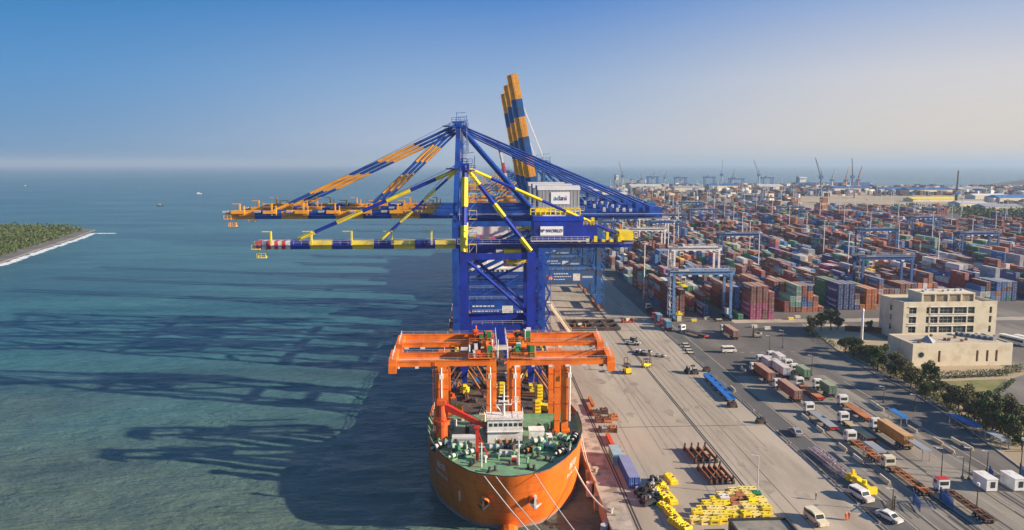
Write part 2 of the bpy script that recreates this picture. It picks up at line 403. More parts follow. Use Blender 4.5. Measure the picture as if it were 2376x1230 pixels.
hedge = [(1955,818),(1990,834),(2030,858),(2085,880),(2118,902),(2160,918),(2200,940),(2228,955),(2252,980),(2280,1000),(2312,1012),(2345,1030),(2330,985),(2368,1015),(1945,810),(1975,828),(2010,838),(2040,850),(2070,862),(2098,878),(2128,890),(2105,908),(2150,903),(2175,918),(2140,930),(2188,945),(2215,958),(2240,972),(2262,992),(2292,1010),(2330,1020),(2362,1045),(2310,975),(2350,990),(2270,955),(2060,878),(2020,862)]
hedge.sort(key=lambda p: p[1])
for i, (px, py) in enumerate(hedge):
    x, y = G(px, py); big = random.uniform(.6, 1.12)
    tree(x+1.0, y, big, i,
      '%s tree, %s along the hedge from the beige building towards the camera' % (('leafy dark green','dusty olive','dense green','thin olive')[i % 4], ['first','second','third','fourth','fifth','sixth','seventh','eighth','ninth','tenth','eleventh','twelfth','thirteenth','fourteenth','fifteenth','sixteenth','seventeenth','eighteenth','nineteenth','twentieth','twenty-first','twenty-second','twenty-third','twenty-fourth','twenty-fifth','twenty-sixth','twenty-seventh','twenty-eighth','twenty-ninth','thirtieth','thirty-first','thirty-second','thirty-third','thirty-fourth','thirty-fifth','thirty-sixth','thirty-seventh'][i]))
for i, (px, py, s, lb) in enumerate([(1885,772,1.0,'broad olive tree at the road corner left of the beige building, nearest the road'),(1905,768,1.15,'tall olive tree in the middle of the road corner clump'),(1928,766,1.2,'rounded olive tree at the right of the road corner clump'),(1944,764,.95,'small olive tree behind the road corner clump'),(1876,782,.7,'low bushy tree at the foot of the road corner clump'),(2016,770,.6,'small round dark bush left of the beige building wall')]):
    x, y = G(px, py); tree(x, y, s, i+1, lb, 'trees at the road corner')
def hedge_line(name, a, b, w_, h, label, dens=26):
    m_ = MB(); n = int(math.dist(a, b)/1.0)
    for i in range(n):
        t = i/n; leaves(m_, a[0]+(b[0]-a[0])*t, a[1]+(b[1]-a[1])*t, 4+h*.5, w_, 1.0, h*.6, dens, .24)
    return tag(m_.build(name, M['leaf']), label, 'hedge')
random.seed(9)
hedge_line('hedge', G(1880,775), G(1945,808), 1.3, 1.8, 'clipped dark hedge running from the road corner to the tree row')
hedge_line('hedge', G(2130,905), G(2240,975), 1.0, 1.4, 'low dark hedge along the truck park kerb below the trees')
hedge_line('shrub_strip', G(1968,818), G(2110,886), 2.4, 2.4, 'dense shrub strip under the far half of the tree row', 80)
hedge_line('shrub_strip', G(2125,890), G(2230,952), 2.6, 2.6, 'dense shrub strip under the middle of the tree row', 80)
hedge_line('shrub_strip', G(2262,985), G(2376,1040), 2.6, 2.4, 'dense shrub strip under the near end of the tree row', 80)
hedge_line('hedge', G(2165,880), G(2345,872), 1.6, 2.6, 'thick dark green hedge in front of the low beige hall', 60)
hedge_line('hedge', G(2330,868), G(2376,862), 1.6, 2.8, 'hedge end at the right edge of the photo beside the low beige hall', 60)
hedge_line('hedge', G(2305,925), G(2352,882), .6, .8, 'bright low hedge strip between the lawn and the side road', 30)
gp = [G(2190,885), G(2335,880), G(2298,925), G(2215,925)]
sheet('lawn', gp, 4.07, M['grass'], th=.06)
sheet('garden_ground', [G(1860,752), G(1960,752), G(2080,800), G(2376,860), G(2376,1090), G(2240,985), G(2120,900), G(1950,815)], 4.035, M['sand'])
sheet('side_road', [G(2345,880), G(2376,870), G(2376,960), G(2310,930)], 4.05, M['asphalt'])
# hedge-side kerb
kb = MB(); kp = [G(1868,752), G(1942,812), G(2030,868), G(2120,912), G(2240,990), G(2376,1092)]
for a, b in zip(kp, kp[1:]): kb.beam((a[0],a[1],4.1), (b[0],b[1],4.1), .35, .25)
tag(kb.build('kerb', M['slab_edge']), kind='structure')
# ---------------------------------------------------------------- ship-to-shore cranes
def sts(name, label, group, loc, g, d, zb, za, tip, rear, xa, pz, main, trim, boomsegs, up=None, house=None, staysegs=None, mono=False, bh=2.6, logo=True, full=True, leg=1.9, bogm='yellow', legtaper=False, tiers=3):
    r = thing(name, label, 'gantry crane', loc, 0, group)
    m = [M[main], M[trim], M['white'], M['red'], M['light_grey']]
    y0, y1 = 0, d; ym = d/2; pz0, pz1 = pz; hb = bh/2
    xl = [0, g]
    # legs
    for x in xl:
        for y in (y0, y1):
            b = MB()
            lo = 2.8
            if legtaper:
                b.beam((x, y, lo), (x, y, pz0), leg*.5, leg*.45, 0, leg*1.25, leg*1.1); b.beam((x, y, pz0), (x, y, zb), leg, leg*.9)
            else: b.beam((x, y, lo), (x, y, zb), leg, leg*.85)
            for z in range(int(pz1)+4, int(zb)-2, 7): b.box(x, y, z, leg+.14, leg*.85+.14, .25)
            b.build('leg', m, r)
            if full:
                q = MB()
                for i in range(4):
                    yy = y-2.7+1.8*i
                    q.tube((x-.35, yy, .45), (x+.35, yy, .45), .45, 0, 10)
                for i in (-1, 1): q.box(x, y+i*1.8, 1.1, .8, 2.8, .8, 1); q.box(x+.5, y+i*1.8, 1.0, .6, .8, 1.1, 1)
                q.box(x, y, 1.9, 1.0, 3.6, .7, 1); q.box(x, y, 2.5, .9, 1.2, .7, 1)
                q.build('bogie', [M['dark'], M[bogm]], r)
    for x in xl: MB().beam((x,y0,3.6),(x,y1,3.6),1.3,1.5).build('sill_beam', m, r) if not legtaper else None
    # portal beams across the gauge
    for k_, y in enumerate((y0, y1)):
        b = MB()
        if legtaper:
            n = 10; pts = [(leg*.4, pz1), (leg*.4, pz0)]
            for i in range(n+1):
                a = math.pi*i/n; pts.append((g/2-2.6*math.cos(a)*1.0, pz0+ (3.4*math.sin(a))))
            pts += [(g-leg*.4, pz0), (g-leg*.4, pz1)]
            kk = len(b.v); n2 = len(pts)
            # plate made of columns so that the arch stays open
            cuts = [leg*.4] + [g/2-2.6*math.cos(math.pi*i/n) for i in range(n+1)] + [g-leg*.4]
            zs = [pz0] + [pz0+3.4*math.sin(math.pi*i/n) for i in range(n+1)] + [pz0]
            for i in range(len(cuts)-1):
                x0_, x1_ = cuts[i], cuts[i+1]
                za_ = zs[i] if i else pz0; zb_ = zs[i+1] if i < len(cuts)-2 else pz0
                b.hexa([(x0_,y-.5,za_),(x1_,y-.5,zb_),(x1_,y+.5,zb_),(x0_,y+.5,za_),(x0_,y-.5,pz1),(x1_,y-.5,pz1),(x1_,y+.5,pz1),(x0_,y+.5,pz1)])
        else:
            b.bx(leg*.4, g-leg*.4, y-.6, y+.6, pz0, pz1)
            b.bx(leg*.4, g-leg*.4, y-.75, y+.75, pz1, pz1+.2)
        b.rail((leg, y-.7, pz1+.2), (g-leg, y-.7, pz1+.2), 1.1, 4, 2.5, .08)
        pb = b.build('portal_beam', m, r)
        if logo and k_ == 0:
            q = MB(); zc = (pz0+pz1)/2+.2; hh = (pz1-pz0)
            sx = g/30; yy = y-.62
            q.tube((2.6*sx+.6, yy, zc+.1), (2.6*sx+.6, yy-.05, zc+.1), hh*.2, 3, 12)
            q.tube((3.5*sx+.6, yy, zc-.5), (3.5*sx+.6, yy-.07, zc-.5), hh*.13, 1, 12)
            random.seed(5)
            for row, (a, e, s_) in enumerate(((5.2, 12.5, .5), (5.2, 14.2, .42), (5.2, 11, .36))):
                x = a
                while x < e:
                    ww = random.uniform(.35, 1.2); q.bx(x*sx+.6, (x+ww)*sx+.6, yy-.04, yy, zc+hh*.24-row*hh*.2-s_/2, zc+hh*.24-row*hh*.2+s_/2, 2); x += ww+.3
            q.bx(16.2*sx, 20*sx, yy-.04, yy, zc-hh*.25, zc+hh*.25, 2)
            for i in range(7): q.bx((21.3+i*.8)*sx, (21.3+i*.8+.55)*sx, yy-.04, yy, zc-.45, zc+.5, 2)
            q.build('lettering', m, pb)
    # braces in each frame
    for y in (y0, y1):
        top = zb-1.5; midz = pz1+(top-pz1)*.42
        b = MB(); b.tube((leg*.5, y, top-1), (g-leg*.5, y, pz1+3.5), .5, 0, 8)
        if tiers != 3 or not full: b.build('brace', m, r)
        b = MB(); b.tube((g-leg*.5, y, top-6), (leg*.5, y, midz-4), .7, 0, 8)
        if tiers == 3: b.build('brace', m, r)
        if tiers == 3 and y == y0:
            b = MB(); b.tube((g-leg*.5, y, midz), (g*.22, y, pz1+.5), .5, 0, 8); b.build('brace', m, r)
    for x in xl:
        b = MB()
        for z in (pz1-1, zb-1.2): b.beam((x, y0+.8, z), (x, y1-.8, z), 1.2, 1.5)
        b.tube((x, y0+.8, zb-3), (x, y1-.8, pz1+1), .4, 0, 7)
        b.build('tie_beam', m, r)
    for y in (y0, y1): MB().beam((leg*.5,y,zb-1.3),(g-leg*.5,y,zb-1.3),1.1,1.8).build('cross_beam', m, r)
    # main girders and boom
    gy = [ym] if mono else [ym-3.2, ym+3.2]; gw = 2.4 if mono else 1.5
    zg = zb+hb+.3
    for y in gy:
        b = MB(); b.beam((-2.5, y, zg), (rear, y, zg), gw, bh); b.build('girder', m, r)
    hx = -2.6
    def boom_obj():
        br = D.objects.new('boom', None); return br
    b = MB(); L_ = tip-hx
    for y in gy: b.stripe((hx, y, zg), (tip, y, zg), gw, bh, boomsegs)
    if not mono:
        for i in range(9):
            xx = hx+L_*(i+.5)/9; b.beam((xx, gy[0], zg-.3), (xx, gy[1], zg-.3), .5, .6)
    for y in (gy[0]-gw/2-.55, gy[-1]+gw/2+.55):
        b.beam((hx, y, zg-.1), (tip, y, zg-.1), .8, .1, 0)
    bo = b.build('boom', m, r)
    b = MB(); wm = 1 if full else 0
    for y in (gy[0]-gw/2-1.0, gy[-1]+gw/2+1.0): b.rail((hx, y, zg+.25), (tip, y, zg+.25), 1.1, 4 if mono else 0, 2.2, .07)
    b.build('handrail', m, bo)
    if full and not up:
        random.seed(len(label))
        n = 5 if mono else 7
        for i in range(n):
            xx = hx+L_*(i+.6)/n; yy = gy[0]-gw/2-.6
            q = MB(); q.beam((xx, yy, zg), (xx, yy, zg+4.2), .45, .45, 1); q.beam((xx, yy, zg+4.1), (xx-2.6, yy, zg+4.1), .25, .25, 1)
            if not mono: q.bx(xx-3.0, xx+1.6, yy-.5, yy+.6, zg+.6, zg+1.7, 1); q.bx(xx-6, xx-4, yy-.4, yy+.5, zg+1, zg+1.6, 4); q.beam((xx+1.5,yy,zg),(xx+1.5,yy,zg+3.4),.3,.3,1)
            q.build('service_post', m, bo)
        q = MB()
        q.bx(tip-1.2, tip+1.5, gy[0]-1.8, gy[-1]+1.8, zg-hb, zg-hb+.3, 1); q.bx(tip-.8, tip+.6, gy[0]-.9, gy[-1]+.9, zg-hb, zg+hb*.8, 1); q.rail((tip-1.1,gy[0]-1.7,zg-hb+.3),(tip+1.4,gy[0]-1.7,zg-hb+.3),1.2,4,1,.12)
        q.bx(tip+.2, tip+2.8, gy[0]-1.2, gy[0]+1.2, zg-hb-2.6, zg-hb-2.35, 1); q.rail((tip+.2,gy[0]-1.2,zg-hb-2.4),(tip+2.8,gy[0]-1.2,zg-hb-2.4),1.2,1,1,.1); q.beam((tip+.4,gy[0],zg-hb),(tip+.4,gy[0],zg-hb-2.5),.2,.2,1); q.beam((tip+2.6,gy[0],zg-hb),(tip+2.6,gy[0],zg-hb-2.5),.2,.2,1)
        q.build('tip_platform', m, bo)
    # apex frame
    ax = (xa, ym, za)
    for y in (y0, y1):
        b = MB()
        ye = ym + (-1.6 if y == y0 else 1.6)
        if trim == 'yellow' and full:
            a_, e_ = Vector((0,y,zb)), Vector((xa,ye,za))
            p = 0
            for e2, mm, rr in ((.3,1,1.0),(.52,0,.8),(.86,1,.95),(1,0,.8)): b.tube(a_.lerp(e_,p), a_.lerp(e_,e2), rr, mm, 8); p = e2
        else: b.beam((0, y, zb), (xa, ye, za), leg*.75, leg*.75, 0, leg*.7, leg*.7)
        b.build('mast', m, r)
        if staysegs:
            b = MB(); b.stripet((g, y, zb+.2), (xa+1, ye, za-1.5), .75, [(.16,1),(.42,0),(.58,1),(.82,0),(1,1)])
        else:
            b = MB(); b.tube((g, y, zb+.2), (xa+1, ye, za-1.5), .72, 0, 8)
        b.build('mast_brace', m, r)
    b = MB()
    b.bx(xa-3.2, xa+3, ym-3.2, ym+3.2, za-1.4, za-1.15); b.bx(xa-1.4, xa+1.2, ym-2.2, ym+2.2, za-1.1, za+.5)
    b.bx(xa-2.4, xa+2.2, ym-2.2, ym+2.2, za+.5, za+.7)
    b.rail((xa-3.1, ym-3.1, za-1.15), (xa+3, ym-3.1, za-1.15), 1.3, 0, 1.2, .12); b.rail((xa-2.4, ym-2.2, za+.7), (xa+2.2, ym-2.2, za+.7), 1.3, 0, 1.2, .12); b.rail((xa-3.1, ym+3.1, za-1.15), (xa+3, ym+3.1, za-1.15), 1.3, 0, 1.2, .12)
    b.beam((xa-.6, ym-2, za+.7), (xa-.6, ym-2, za+4), .16, .16); b.beam((xa-.6, ym-2, za+3.6), (xa+2.6, ym-2, za+3.9), .14, .14); b.beam((xa+2.6,ym-2,za-1),(xa+2.9,ym-2,za+2.8),.2,.2)
    b.bx(xa-5.6, xa-3.2, ym-1.2, ym+1.2, za-1.1, za-.7)
    b.build('apex_platform', m, r)
    # stair tower up the mast
    if full:
        b = MB(); n = 9; z0_ = pz1+1; xs = 1.7
        for i in range(n):
            za1 = zb+(za-zb-3)*i/n; za2 = zb+(za-zb-3)*(i+1)/n
            xx = 1.6+ (xa)*i/n*.6
            b.beam((xx, -.9, za1), (xx+1.8, -.9, za2), .5, .1, 4 if trim=='yellow' else 0); b.bx(xx-.2, xx+2.2, -1.5, -.2, za2-.1, za2, 1 if trim == 'yellow' else 0)
            for q in (0, 2.1): b.beam((xx+q, -1.4, za1), (xx+q, -1.4, za2+1), .13, .13, 0 if i % 2 else 4)
            b.beam((xx, -1.4, za2+1), (xx+2.1, -1.4, za2+1), .1, .1, 0)
        b.build('stair_tower', m, r)
        b = MB(); n = 12; X = g+leg*.5+.2
        for i in range(n):
            a1 = 3+(zb-4)*i/n; a2 = 3+(zb-4)*(i+1)/n; f_ = i % 2
            b.beam((X+(1.8 if f_ else 0), .2, a1), (X+(0 if f_ else 1.8), .2, a2), .12, .7, 0); b.bx(X-.1, X+2, -.5, .9, a2-.08, a2, 0)
        for q in (0, 1.9): b.beam((X+q, -.5, 3), (X+q, -.5, zb), .16, .16, 0)
        b.build('stairs', m, r)
    # stays
    ss = staysegs
    pts_out = [(tip*.80, .0), (tip*.40, .0)] if mono else [(tip*.80, 0), (tip*.40, 0)]
    for fx, _ in pts_out:
        for sy in ((0,) if mono else (-1, 1)):
            b = MB()
            a_ = (xa-2, ym+sy*1.6, za-1.0); e_ = (fx, ym+sy*3.4, zg+hb+.4)
            segs = ss or [(.22,0),(.42,1),(.58,0),(.80,1),(.92,0),(1,1)]
            b.stripet(a_, e_, .62 if mono and fx < -30 else .42, segs)
            if not up: b.build('forestay', m, r)
    if not up:
        b = MB()
        for fx in (tip*.8, tip*.4): b.tube((xa-3, ym-2.4, za), (fx+1.5, ym-3.4, zg+hb+.6), .07, 0, 4)
        b.build('hoist_rope', m, r)
    for sy in (-1, 1):
        b = MB(); e_ = (rear-1.5, ym+sy*3, zg+hb+.3); a_ = (xa+1.5, ym+sy*1.6, za-1.0)
        if ss: b.stripet(a_, e_, .5, [(.13,1),(.28,0),(.45,1),(.60,0),(.76,1),(.92,0),(1,1)])
        else: b.tube(a_, e_, .32, 0, 6); b.tube((a_[0],a_[1]+sy*.6,a_[2]-.6), (e_[0]-9,e_[1],e_[2]), .28, 0, 6)
        b.build('backstay', m, r)
    # rear walkway, tail
    b = MB()
    for y in (gy[0]-gw/2-1.1, gy[-1]+gw/2+1.1): b.bx(-2, rear, y-.5, y+.5, zg+.2, zg+.3, 4); b.rail((-2, y-.45, zg+.3), (rear, y-.45, zg+.3), 1.2, 4 if mono else 0, 2.4, .08)
    b.build('walkway', m, r)
    b = MB(); random.seed(3)
    b.bx(rear-4.5, rear-.3, ym-4, ym+4, zg+hb, zg+hb+ (2.6 if trim == 'yellow' else 1.2), 1 if trim == 'yellow' else 0)
    b.build('counterweight', m, r)
    for i in range(4): b = MB(); b.beam((rear-8-i*4.2, ym-3.4, zg+hb), (rear-8-i*4.2, ym-3.4, zg+hb+2.2+random.random()), .8, .8, 1 if (trim == 'yellow' and i < 2) else 0); b.build('rope_support', m, r)
    for i in range(8): b = MB(); b.bx(rear-5-i*2.4, rear-4-i*2.4, ym-4.6, ym-3.6, zg+hb-.4, zg+hb+random.uniform(.3,1.6), 1 if trim == 'yellow' else random.choice((0,0,4))); b.build('rope_tensioner', m, r)
    if house:
        hx0, hx1, hz, hm, txt, roofm = house; h0 = zg+hb+.35
        b = MB(); yy0, yy1 = ym-5.5, ym+5.5
        hm_ = [M[hm], M[roofm], M['dark'], M['light_grey']]
        b.bx(hx0, hx1, yy0, yy1, h0, h0+hz*.82)
        b.prof([(yy0-.2, h0+hz*.82), (yy0+1.6, h0+hz), (yy1-1.6, h0+hz), (yy1+.2, h0+hz*.82)], hx0-.2, hx1+.2, 1)
        for i in range(12 if hm == 'grey' else 0): b.bx(hx0+(hx1-hx0)*(i+.4)/12, hx0+(hx1-hx0)*(i+.55)/12, yy0-.07, yy0, h0+.2, h0+hz*.8, 3)
        hs = b.build('machinery_house', hm_, r)
        q = MB(); q.bx(hx0-1, hx1+1.5, yy0-1.6, yy0, h0-.3, h0-.05, 3); q.rail((hx0-1, yy0-1.55, h0-.05), (hx1+1.5, yy0-1.55, h0-.05), 1.2, 3, 1.6, .1); q.build('gallery', hm_, hs)
        if txt:
            sw, shh, cx, cz, th = txt['w'], txt['h'], txt['x'], h0+txt['z'], txt['s']
            q = MB(); q.bx(cx-sw/2, cx+sw/2, yy0-.2, yy0-.08, cz-shh/2, cz+shh/2, 0); sg = q.build('sign', [M['sign_white']], hs)
            for body, dx, mt in txt['t']: text(body, th, M[mt], (cx+dx, yy0-.24, cz), FRONT, sg)
        if hm == 'royal_blue':
            q = MB(); q.bx(hx0+2.8, hx0+9.5, yy0+2.2, yy0+6.5, h0+hz+.02, h0+hz+.12, 0); q.build('roof_sign', [M['sign_white']], hs)
            text('DP WORLD', 1.3, M['navy'], (hx0+6.1, yy0+4.3, h0+hz+.15), (0,0,0), hs, 'roof_lettering')
            q = MB(); q.rail((hx0-.5, yy0+7, h0+hz), (hx1, yy0+7, h0+hz), 2.0, 0, 1.5, .3); q.bx(hx0+1, hx0+5, yy0+8, yy0+10, h0+hz, h0+hz+1.8, 0); q.bx(hx0+7, hx0+12, yy0+8, yy0+10, h0+hz, h0+hz+1.3, 1); q.build('roof_frame', [M['yellow'], M['cream']], hs)
            q = MB(); q.bx(hx1, hx1+4.3, yy0+1, yy1, h0, h0+hz*.62, 0); q.build('annex', [M['royal_blue']], hs)
            q = MB(); q.rail((hx1+.2, yy0+1, h0+hz*.62), (hx1+4.2, yy0+1, h0+hz*.62), 1.2, 0, .9, .12); q.bx(hx1+2.5, hx1+3.4, yy0+1.1, yy0+2, h0+hz*.62, h0+hz*.62+2.2, 0); q.build('roof_rail', [M['yellow']], hs)
    # trolley and cab under the girder
    tx = g*.82
    b = MB(); b.bx(tx-4.2, tx+1, ym-3.6, ym+3.6, zg-hb-1.3, zg-hb-.3, 1 if full and trim == 'yellow' else 0); b.bx(tx-6.5, tx-4.5, ym-3, ym+3, zg-hb-1.1, zg-hb-.3, 4)
    to = b.build('trolley', m, r)
    b = MB(); b.bx(tx-3.2, tx-.2, ym-4.4, ym-1.6, zg-hb-4.4, zg-hb-1.5, 0); b.bx(tx-.1, tx+2.2, ym-4.2, ym-1.8, zg-hb-3.8, zg-hb-1.6, 0); b.bx(tx-2.9, tx-.5, ym-4.45, ym-4.4, zg-hb-3.6, zg-hb-2.2, 1)
    b.rail((tx-3.6, ym-4.9, zg-hb-4.4), (tx+2.6, ym-4.9, zg-hb-4.4), 1.2, 0, 1, .12)
    b.build('operator_cab', [M['yellow'], M['glass']], to)
    if up:
        # boom stands raised: turn it about its hinge
        import mathutils
        ang = up
        piv = Vector((hx, 0, zg))
        R_ = Matrix.Translation(piv) @ Matrix.Rotation(ang, 4, 'Y') @ Matrix.Translation(-piv)
        bo.matrix_local = R_
        b = MB(); tp = R_ @ Vector((tip*.78, ym, zg+hb))
        b.tube((xa, ym-1.5, za+1), tuple(tp+Vector((0,-1.5,0))), .12, 4, 4); b.tube((xa, ym+1.5, za+1), tuple(tp+Vector((0,1.5,0))), .12, 4, 4)
        md = R_ @ Vector((tip*.4, ym, zg+hb)); b.tube((xa, ym-1.5, za), tuple(md+Vector((0,-1.5,0))), .3, 0, 5)
        b.build('hoist_rope', m, r)
    return r
dm('sign_white', (.85,.85,.85), rough=.6, var=.03)
dm('navy', (.01,.015,.12), rough=.6, var=.02); dm('sign_teal', (.0,.22,.36), rough=.6, var=.02); dm('sign_purple', (.16,.05,.32), rough=.6, var=.02); dm('sign_red', (.5,.03,.08), rough=.6, var=.02)
DECK = 8.6
def segs_px(lst, p0, p1): return [((p0-e)/(p0-p1), m_) for e, m_ in lst]
stA = segs_px([(1008,0),(960,1),(910,0),(863,1),(813,0),(765,1),(714,0),(668,0),(656,2),(648,3),(640,2),(631,3),(623,2),(614,3),(604,2),(588,3)], 1056, 588)
stA[0:0] = []; stA = [(segs_px([(1008,1)],1056,588)[0][0],1)] + segs_px([(960,0),(910,1),(863,0),(813,1),(765,0),(714,1),(668,0),(657,2),(648,3),(640,2),(631,3),(623,2),(612,3),(602,2),(588,3)], 1056, 588)
dpt = dict(w=6.7, h=2.7, x=26.3-2, z=2.7, s=1.35, t=[('DP WORLD', -.25, 'navy'), ("'", 3.0, 'sign_red')])
dpt['x'] = 25.8
A_x = -4.3
craneA = sts('gantry_crane', 'royal blue and yellow gantry crane nearest the bow, white sign on its blue machinery house', 'gantry cranes carried on the ship deck', (A_x, 205, DECK), 19.5, 16, 41.9, 66.8, -61.4, 50.7, 0.4, (18.2-DECK+.3, 29-DECK), 'royal_blue', 'yellow', stA,
   house=(20.6, 35.2, 6.9, 'royal_blue', dpt, 'royal_blue'), staysegs=[(.14,1),(.30,0),(.45,1),(.60,0),(.76,1),(.90,0),(1,1)], mono=True, bh=2.5, logo=False, leg=2.3, legtaper=True, tiers=1)
# legs cross-check: base of the crane stands on the ship deck
segB = [(.13,0),(.26,1),(.39,0),(.515,1),(.64,0),(.76,1),(.88,0),(1,1)]
adt = dict(w=6.7, h=4.3, x=31.2+8.2, z=4.2, s=2.5, t=[('ad', -1.2, 'sign_teal'), ('a', .35, 'navy'), ('ni', 1.55, 'sign_purple')])
adt['x'] = 29.3+8.2
stB = [(.24,0),(.46,1),(.62,0),(.82,1),(.9,0),(1,1)]
craneB = sts('gantry_crane', 'blue gantry crane with orange striped boom just behind the yellow and blue one', 'gantry cranes carried on the ship deck', (-8.2, 250, DECK), 30.5, 18, 47.6, 81.7, -80.2, 74.9, 1.2, (9.9, 19.2), 'crane_blue', 'orange_yellow', segB,
   house=(29.5, 44.5, 8.6, 'grey', adt, 'light_grey'), staysegs=None, bh=2.7, leg=2.2)
for i, (yy, lb) in enumerate([(272,'blue gantry crane with orange striped boom, second in the row behind the yellow crane'),(296,'blue gantry crane with orange striped boom, farthest of those carried on the ship')]):
    dup(craneB, (-8.2, yy, DECK), 0, lb)
# quay cranes with raised booms
segQ = [(.06,1),(.19,0),(.33,1),(.47,0),(.61,1),(.75,0),(.88,1),(1,1)]
segQ = [(.10,1),(.25,0),(.40,1),(.545,0),(.69,1),(.82,0),(1,1)]
craneQ = sts('gantry_crane', 'blue quay crane nearest of those with an orange and blue boom raised upright', 'quay cranes with raised booms', (31.6, 346, 4.05), 27.6, 18, 46.0, 73, -70, 57, 1.2, (12.6, 19.6), 'quay_blue', 'orange_yellow', segQ, up=math.radians(79.5),
   house=(30, 42, 6, 'quay_blue', None, 'light_grey'), bh=5.2, leg=2.0, bogm='rust_orange')
dup(craneQ, (31.6, 392, 4.05), 0, 'blue quay crane in the middle of the three with orange and blue booms raised')
dup(craneQ, (31.6, 440, 4.05), 0, 'blue quay crane farthest of the three with orange and blue booms raised')
craneF = sts('gantry_crane', 'far quay crane with a red and white boom raised, past the orange booms', 'far quay cranes', (31.6, 660, 4.05), 27.6, 18, 42, 64, -52, 44, 1.2, (11, 16), 'pale_blue', 'orange_yellow', [(.2,3),(.4,2),(.6,3),(.8,2),(1,3)], up=math.radians(78), bh=3, full=False, logo=False)
fd = sts('gantry_crane', 'far quay crane with its yellow boom lowered over the water, nearest of the lowered ones', 'far quay cranes', (31.6, 540, 4.05), 27.6, 18, 42, 64, -46, 44, 1.2, (11, 16), 'quay_blue', 'orange_yellow', [(.3,1),(.5,0),(.8,1),(1,1)], bh=2.6, full=False, logo=False)
for yy, lb in ((495,'second of the far quay cranes with a lowered yellow boom'),(598,'third far quay crane with a lowered boom, beside the red and white one'),(760,'far quay crane with a lowered boom beyond the red and white one'),(850,'very far quay crane with a lowered boom, last but one along the berth'),(960,'farthest quay crane along the berth with a lowered boom')):
    dup(fd, (31.6, yy, 4.05), 0, lb)
# ---------------------------------------------------------------- the orange ship
def hull_mat():
    m = mat('hull_orange', (.78,.175,.018), rough=.4, var=.10, scale=.3, dirt=(.50,.12,.03), dscale=.55, stretch=(1,1,.13), dlo=.54, dhi=.72)
    t = m.node_tree; n = t.nodes; l = t.links; b = n['Principled BSDF']; src = b.inputs['Base Color'].links[0].from_socket
    g = n.new('ShaderNodeTexCoord'); sp = n.new('ShaderNodeSeparateXYZ'); l.new(g.outputs['Object'], sp.inputs[0]); ad = n.new('ShaderNodeMath'); ad.operation = 'ADD'; l.new(sp.outputs['X'], ad.inputs[0]); l.new(sp.outputs['Y'], ad.inputs[1])
    cb = n.new('ShaderNodeCombineXYZ'); l.new(ad.outputs[0], cb.inputs[0]); l.new(sp.outputs['Z'], cb.inputs[1]); br = n.new('ShaderNodeTexBrick'); l.new(cb.outputs[0], br.inputs[0]); br.inputs['Scale'].default_value = 1; br.inputs['Brick Width'].default_value = 7; br.inputs['Row Height'].default_value = 2.4; br.inputs['Mortar Size'].default_value = .07
    br.inputs['Color1'].default_value = (1,1,1,1); br.inputs['Color2'].default_value = (.88,.88,.88,1); br.inputs['Mortar'].default_value = (.62,.58,.55,1)
    mu = n.new('ShaderNodeMix'); mu.data_type = 'RGBA'; mu.blend_type = 'MULTIPLY'; mu.inputs['Factor'].default_value = .8; l.new(src, mu.inputs['A']); l.new(br.outputs[0], mu.inputs['B']); l.new(mu.outputs['Result'], b.inputs['Base Color'])
    return m
M['hull'] = hull_mat()
dm('boot', (.42,.22,.19), rough=.6, var=.2); dm('hull_dark', (.05,.045,.05), rough=.6, var=.3, dirt=(.12,.07,.05), dscale=.4)
CX = 5.95
HB = [(0,0),(.15,1.6),(.7,3.5),(1.6,6.2),(3,8.2),(5.8,10.4),(8,12.0),(10.2,13.3),(14,15.2),(18.5,16.6),(23,17.7),(28,18.3),(36,18.5),(60,18.5),(120,18.5),(200,18.5),(225,17),(236,14)]
def stem(z): return 134.9+ (14.2-z)*.46 if z > 0 else 141.4
ship = thing('cargo_ship', 'large orange ship with a green foredeck moored at the quay, carrying the blue cranes', 'ship', (0,0,0))
hb = MB(); lv = [-1.5, 0.2, 1.0, 4, 8, 12, 14.4]
def ring(z):
    P = []
    for s, b in reversed(HB): P.append((CX-b, stem(z)+s))
    for s, b in HB[1:]: P.append((CX+b, stem(z)+s))
    return P
rings = [ring(z) for z in lv]; n = len(rings[0])
zt = lambda y, z: z if y < 176 else min(z, 9.8)
for R_, z in zip(rings, lv): hb.v += [(x, y, zt(y, z)) for x, y in R_]
for i in range(len(lv)-1):
    for j in range(n-1):
        a = i*n+j; hb.f.append((a, a+1, a+1+n, a+n)); hb.m.append(1 if i < 2 else 0)
hb.f.append((n-1, 0, (len(lv)-1)*n, len(lv)*n-1)); hb.m.append(0)
ho = hb.build('hull', [M['hull'], M['boot']], ship)
for p in ho.data.polygons: p.use_smooth = True
# inner bulwark + cap
ib = MB(); top = ring(14.4); top = [p for p in top if p[1] < 176]
def inset(p, d):
    v = Vector((CX-p[0], 175-p[1])); v.normalize(); return (p[0]+v.x*d, p[1]+v.y*d)
for a, b in zip(top, top[1:]):
    a2, b2 = inset(a,1.0), inset(b,1.0); a3, b3 = inset(a,.8), inset(b,.8); a4, b4 = inset(a,.1), inset(b,.1)
    ib.hexa([(*a2,13.2),(*b2,13.2),(*b3,13.2),(*a3,13.2),(*inset(a,.3),14.5),(*inset(b,.3),14.5),(*b4,14.5),(*a4,14.5)])
ib.build('bulwark', [M['deck_green']], ship)
cp = MB()
for a, b in zip(top, top[1:]): cp.tube((*a,14.5),(*b,14.5),.12)
cp.build('bulwark_cap', [M['hull_dark']], ship)
fd_ = MB(); P = [inset(p,.9) for p in top]; y_end = 172; P = [p for p in P if p[1] <= y_end]
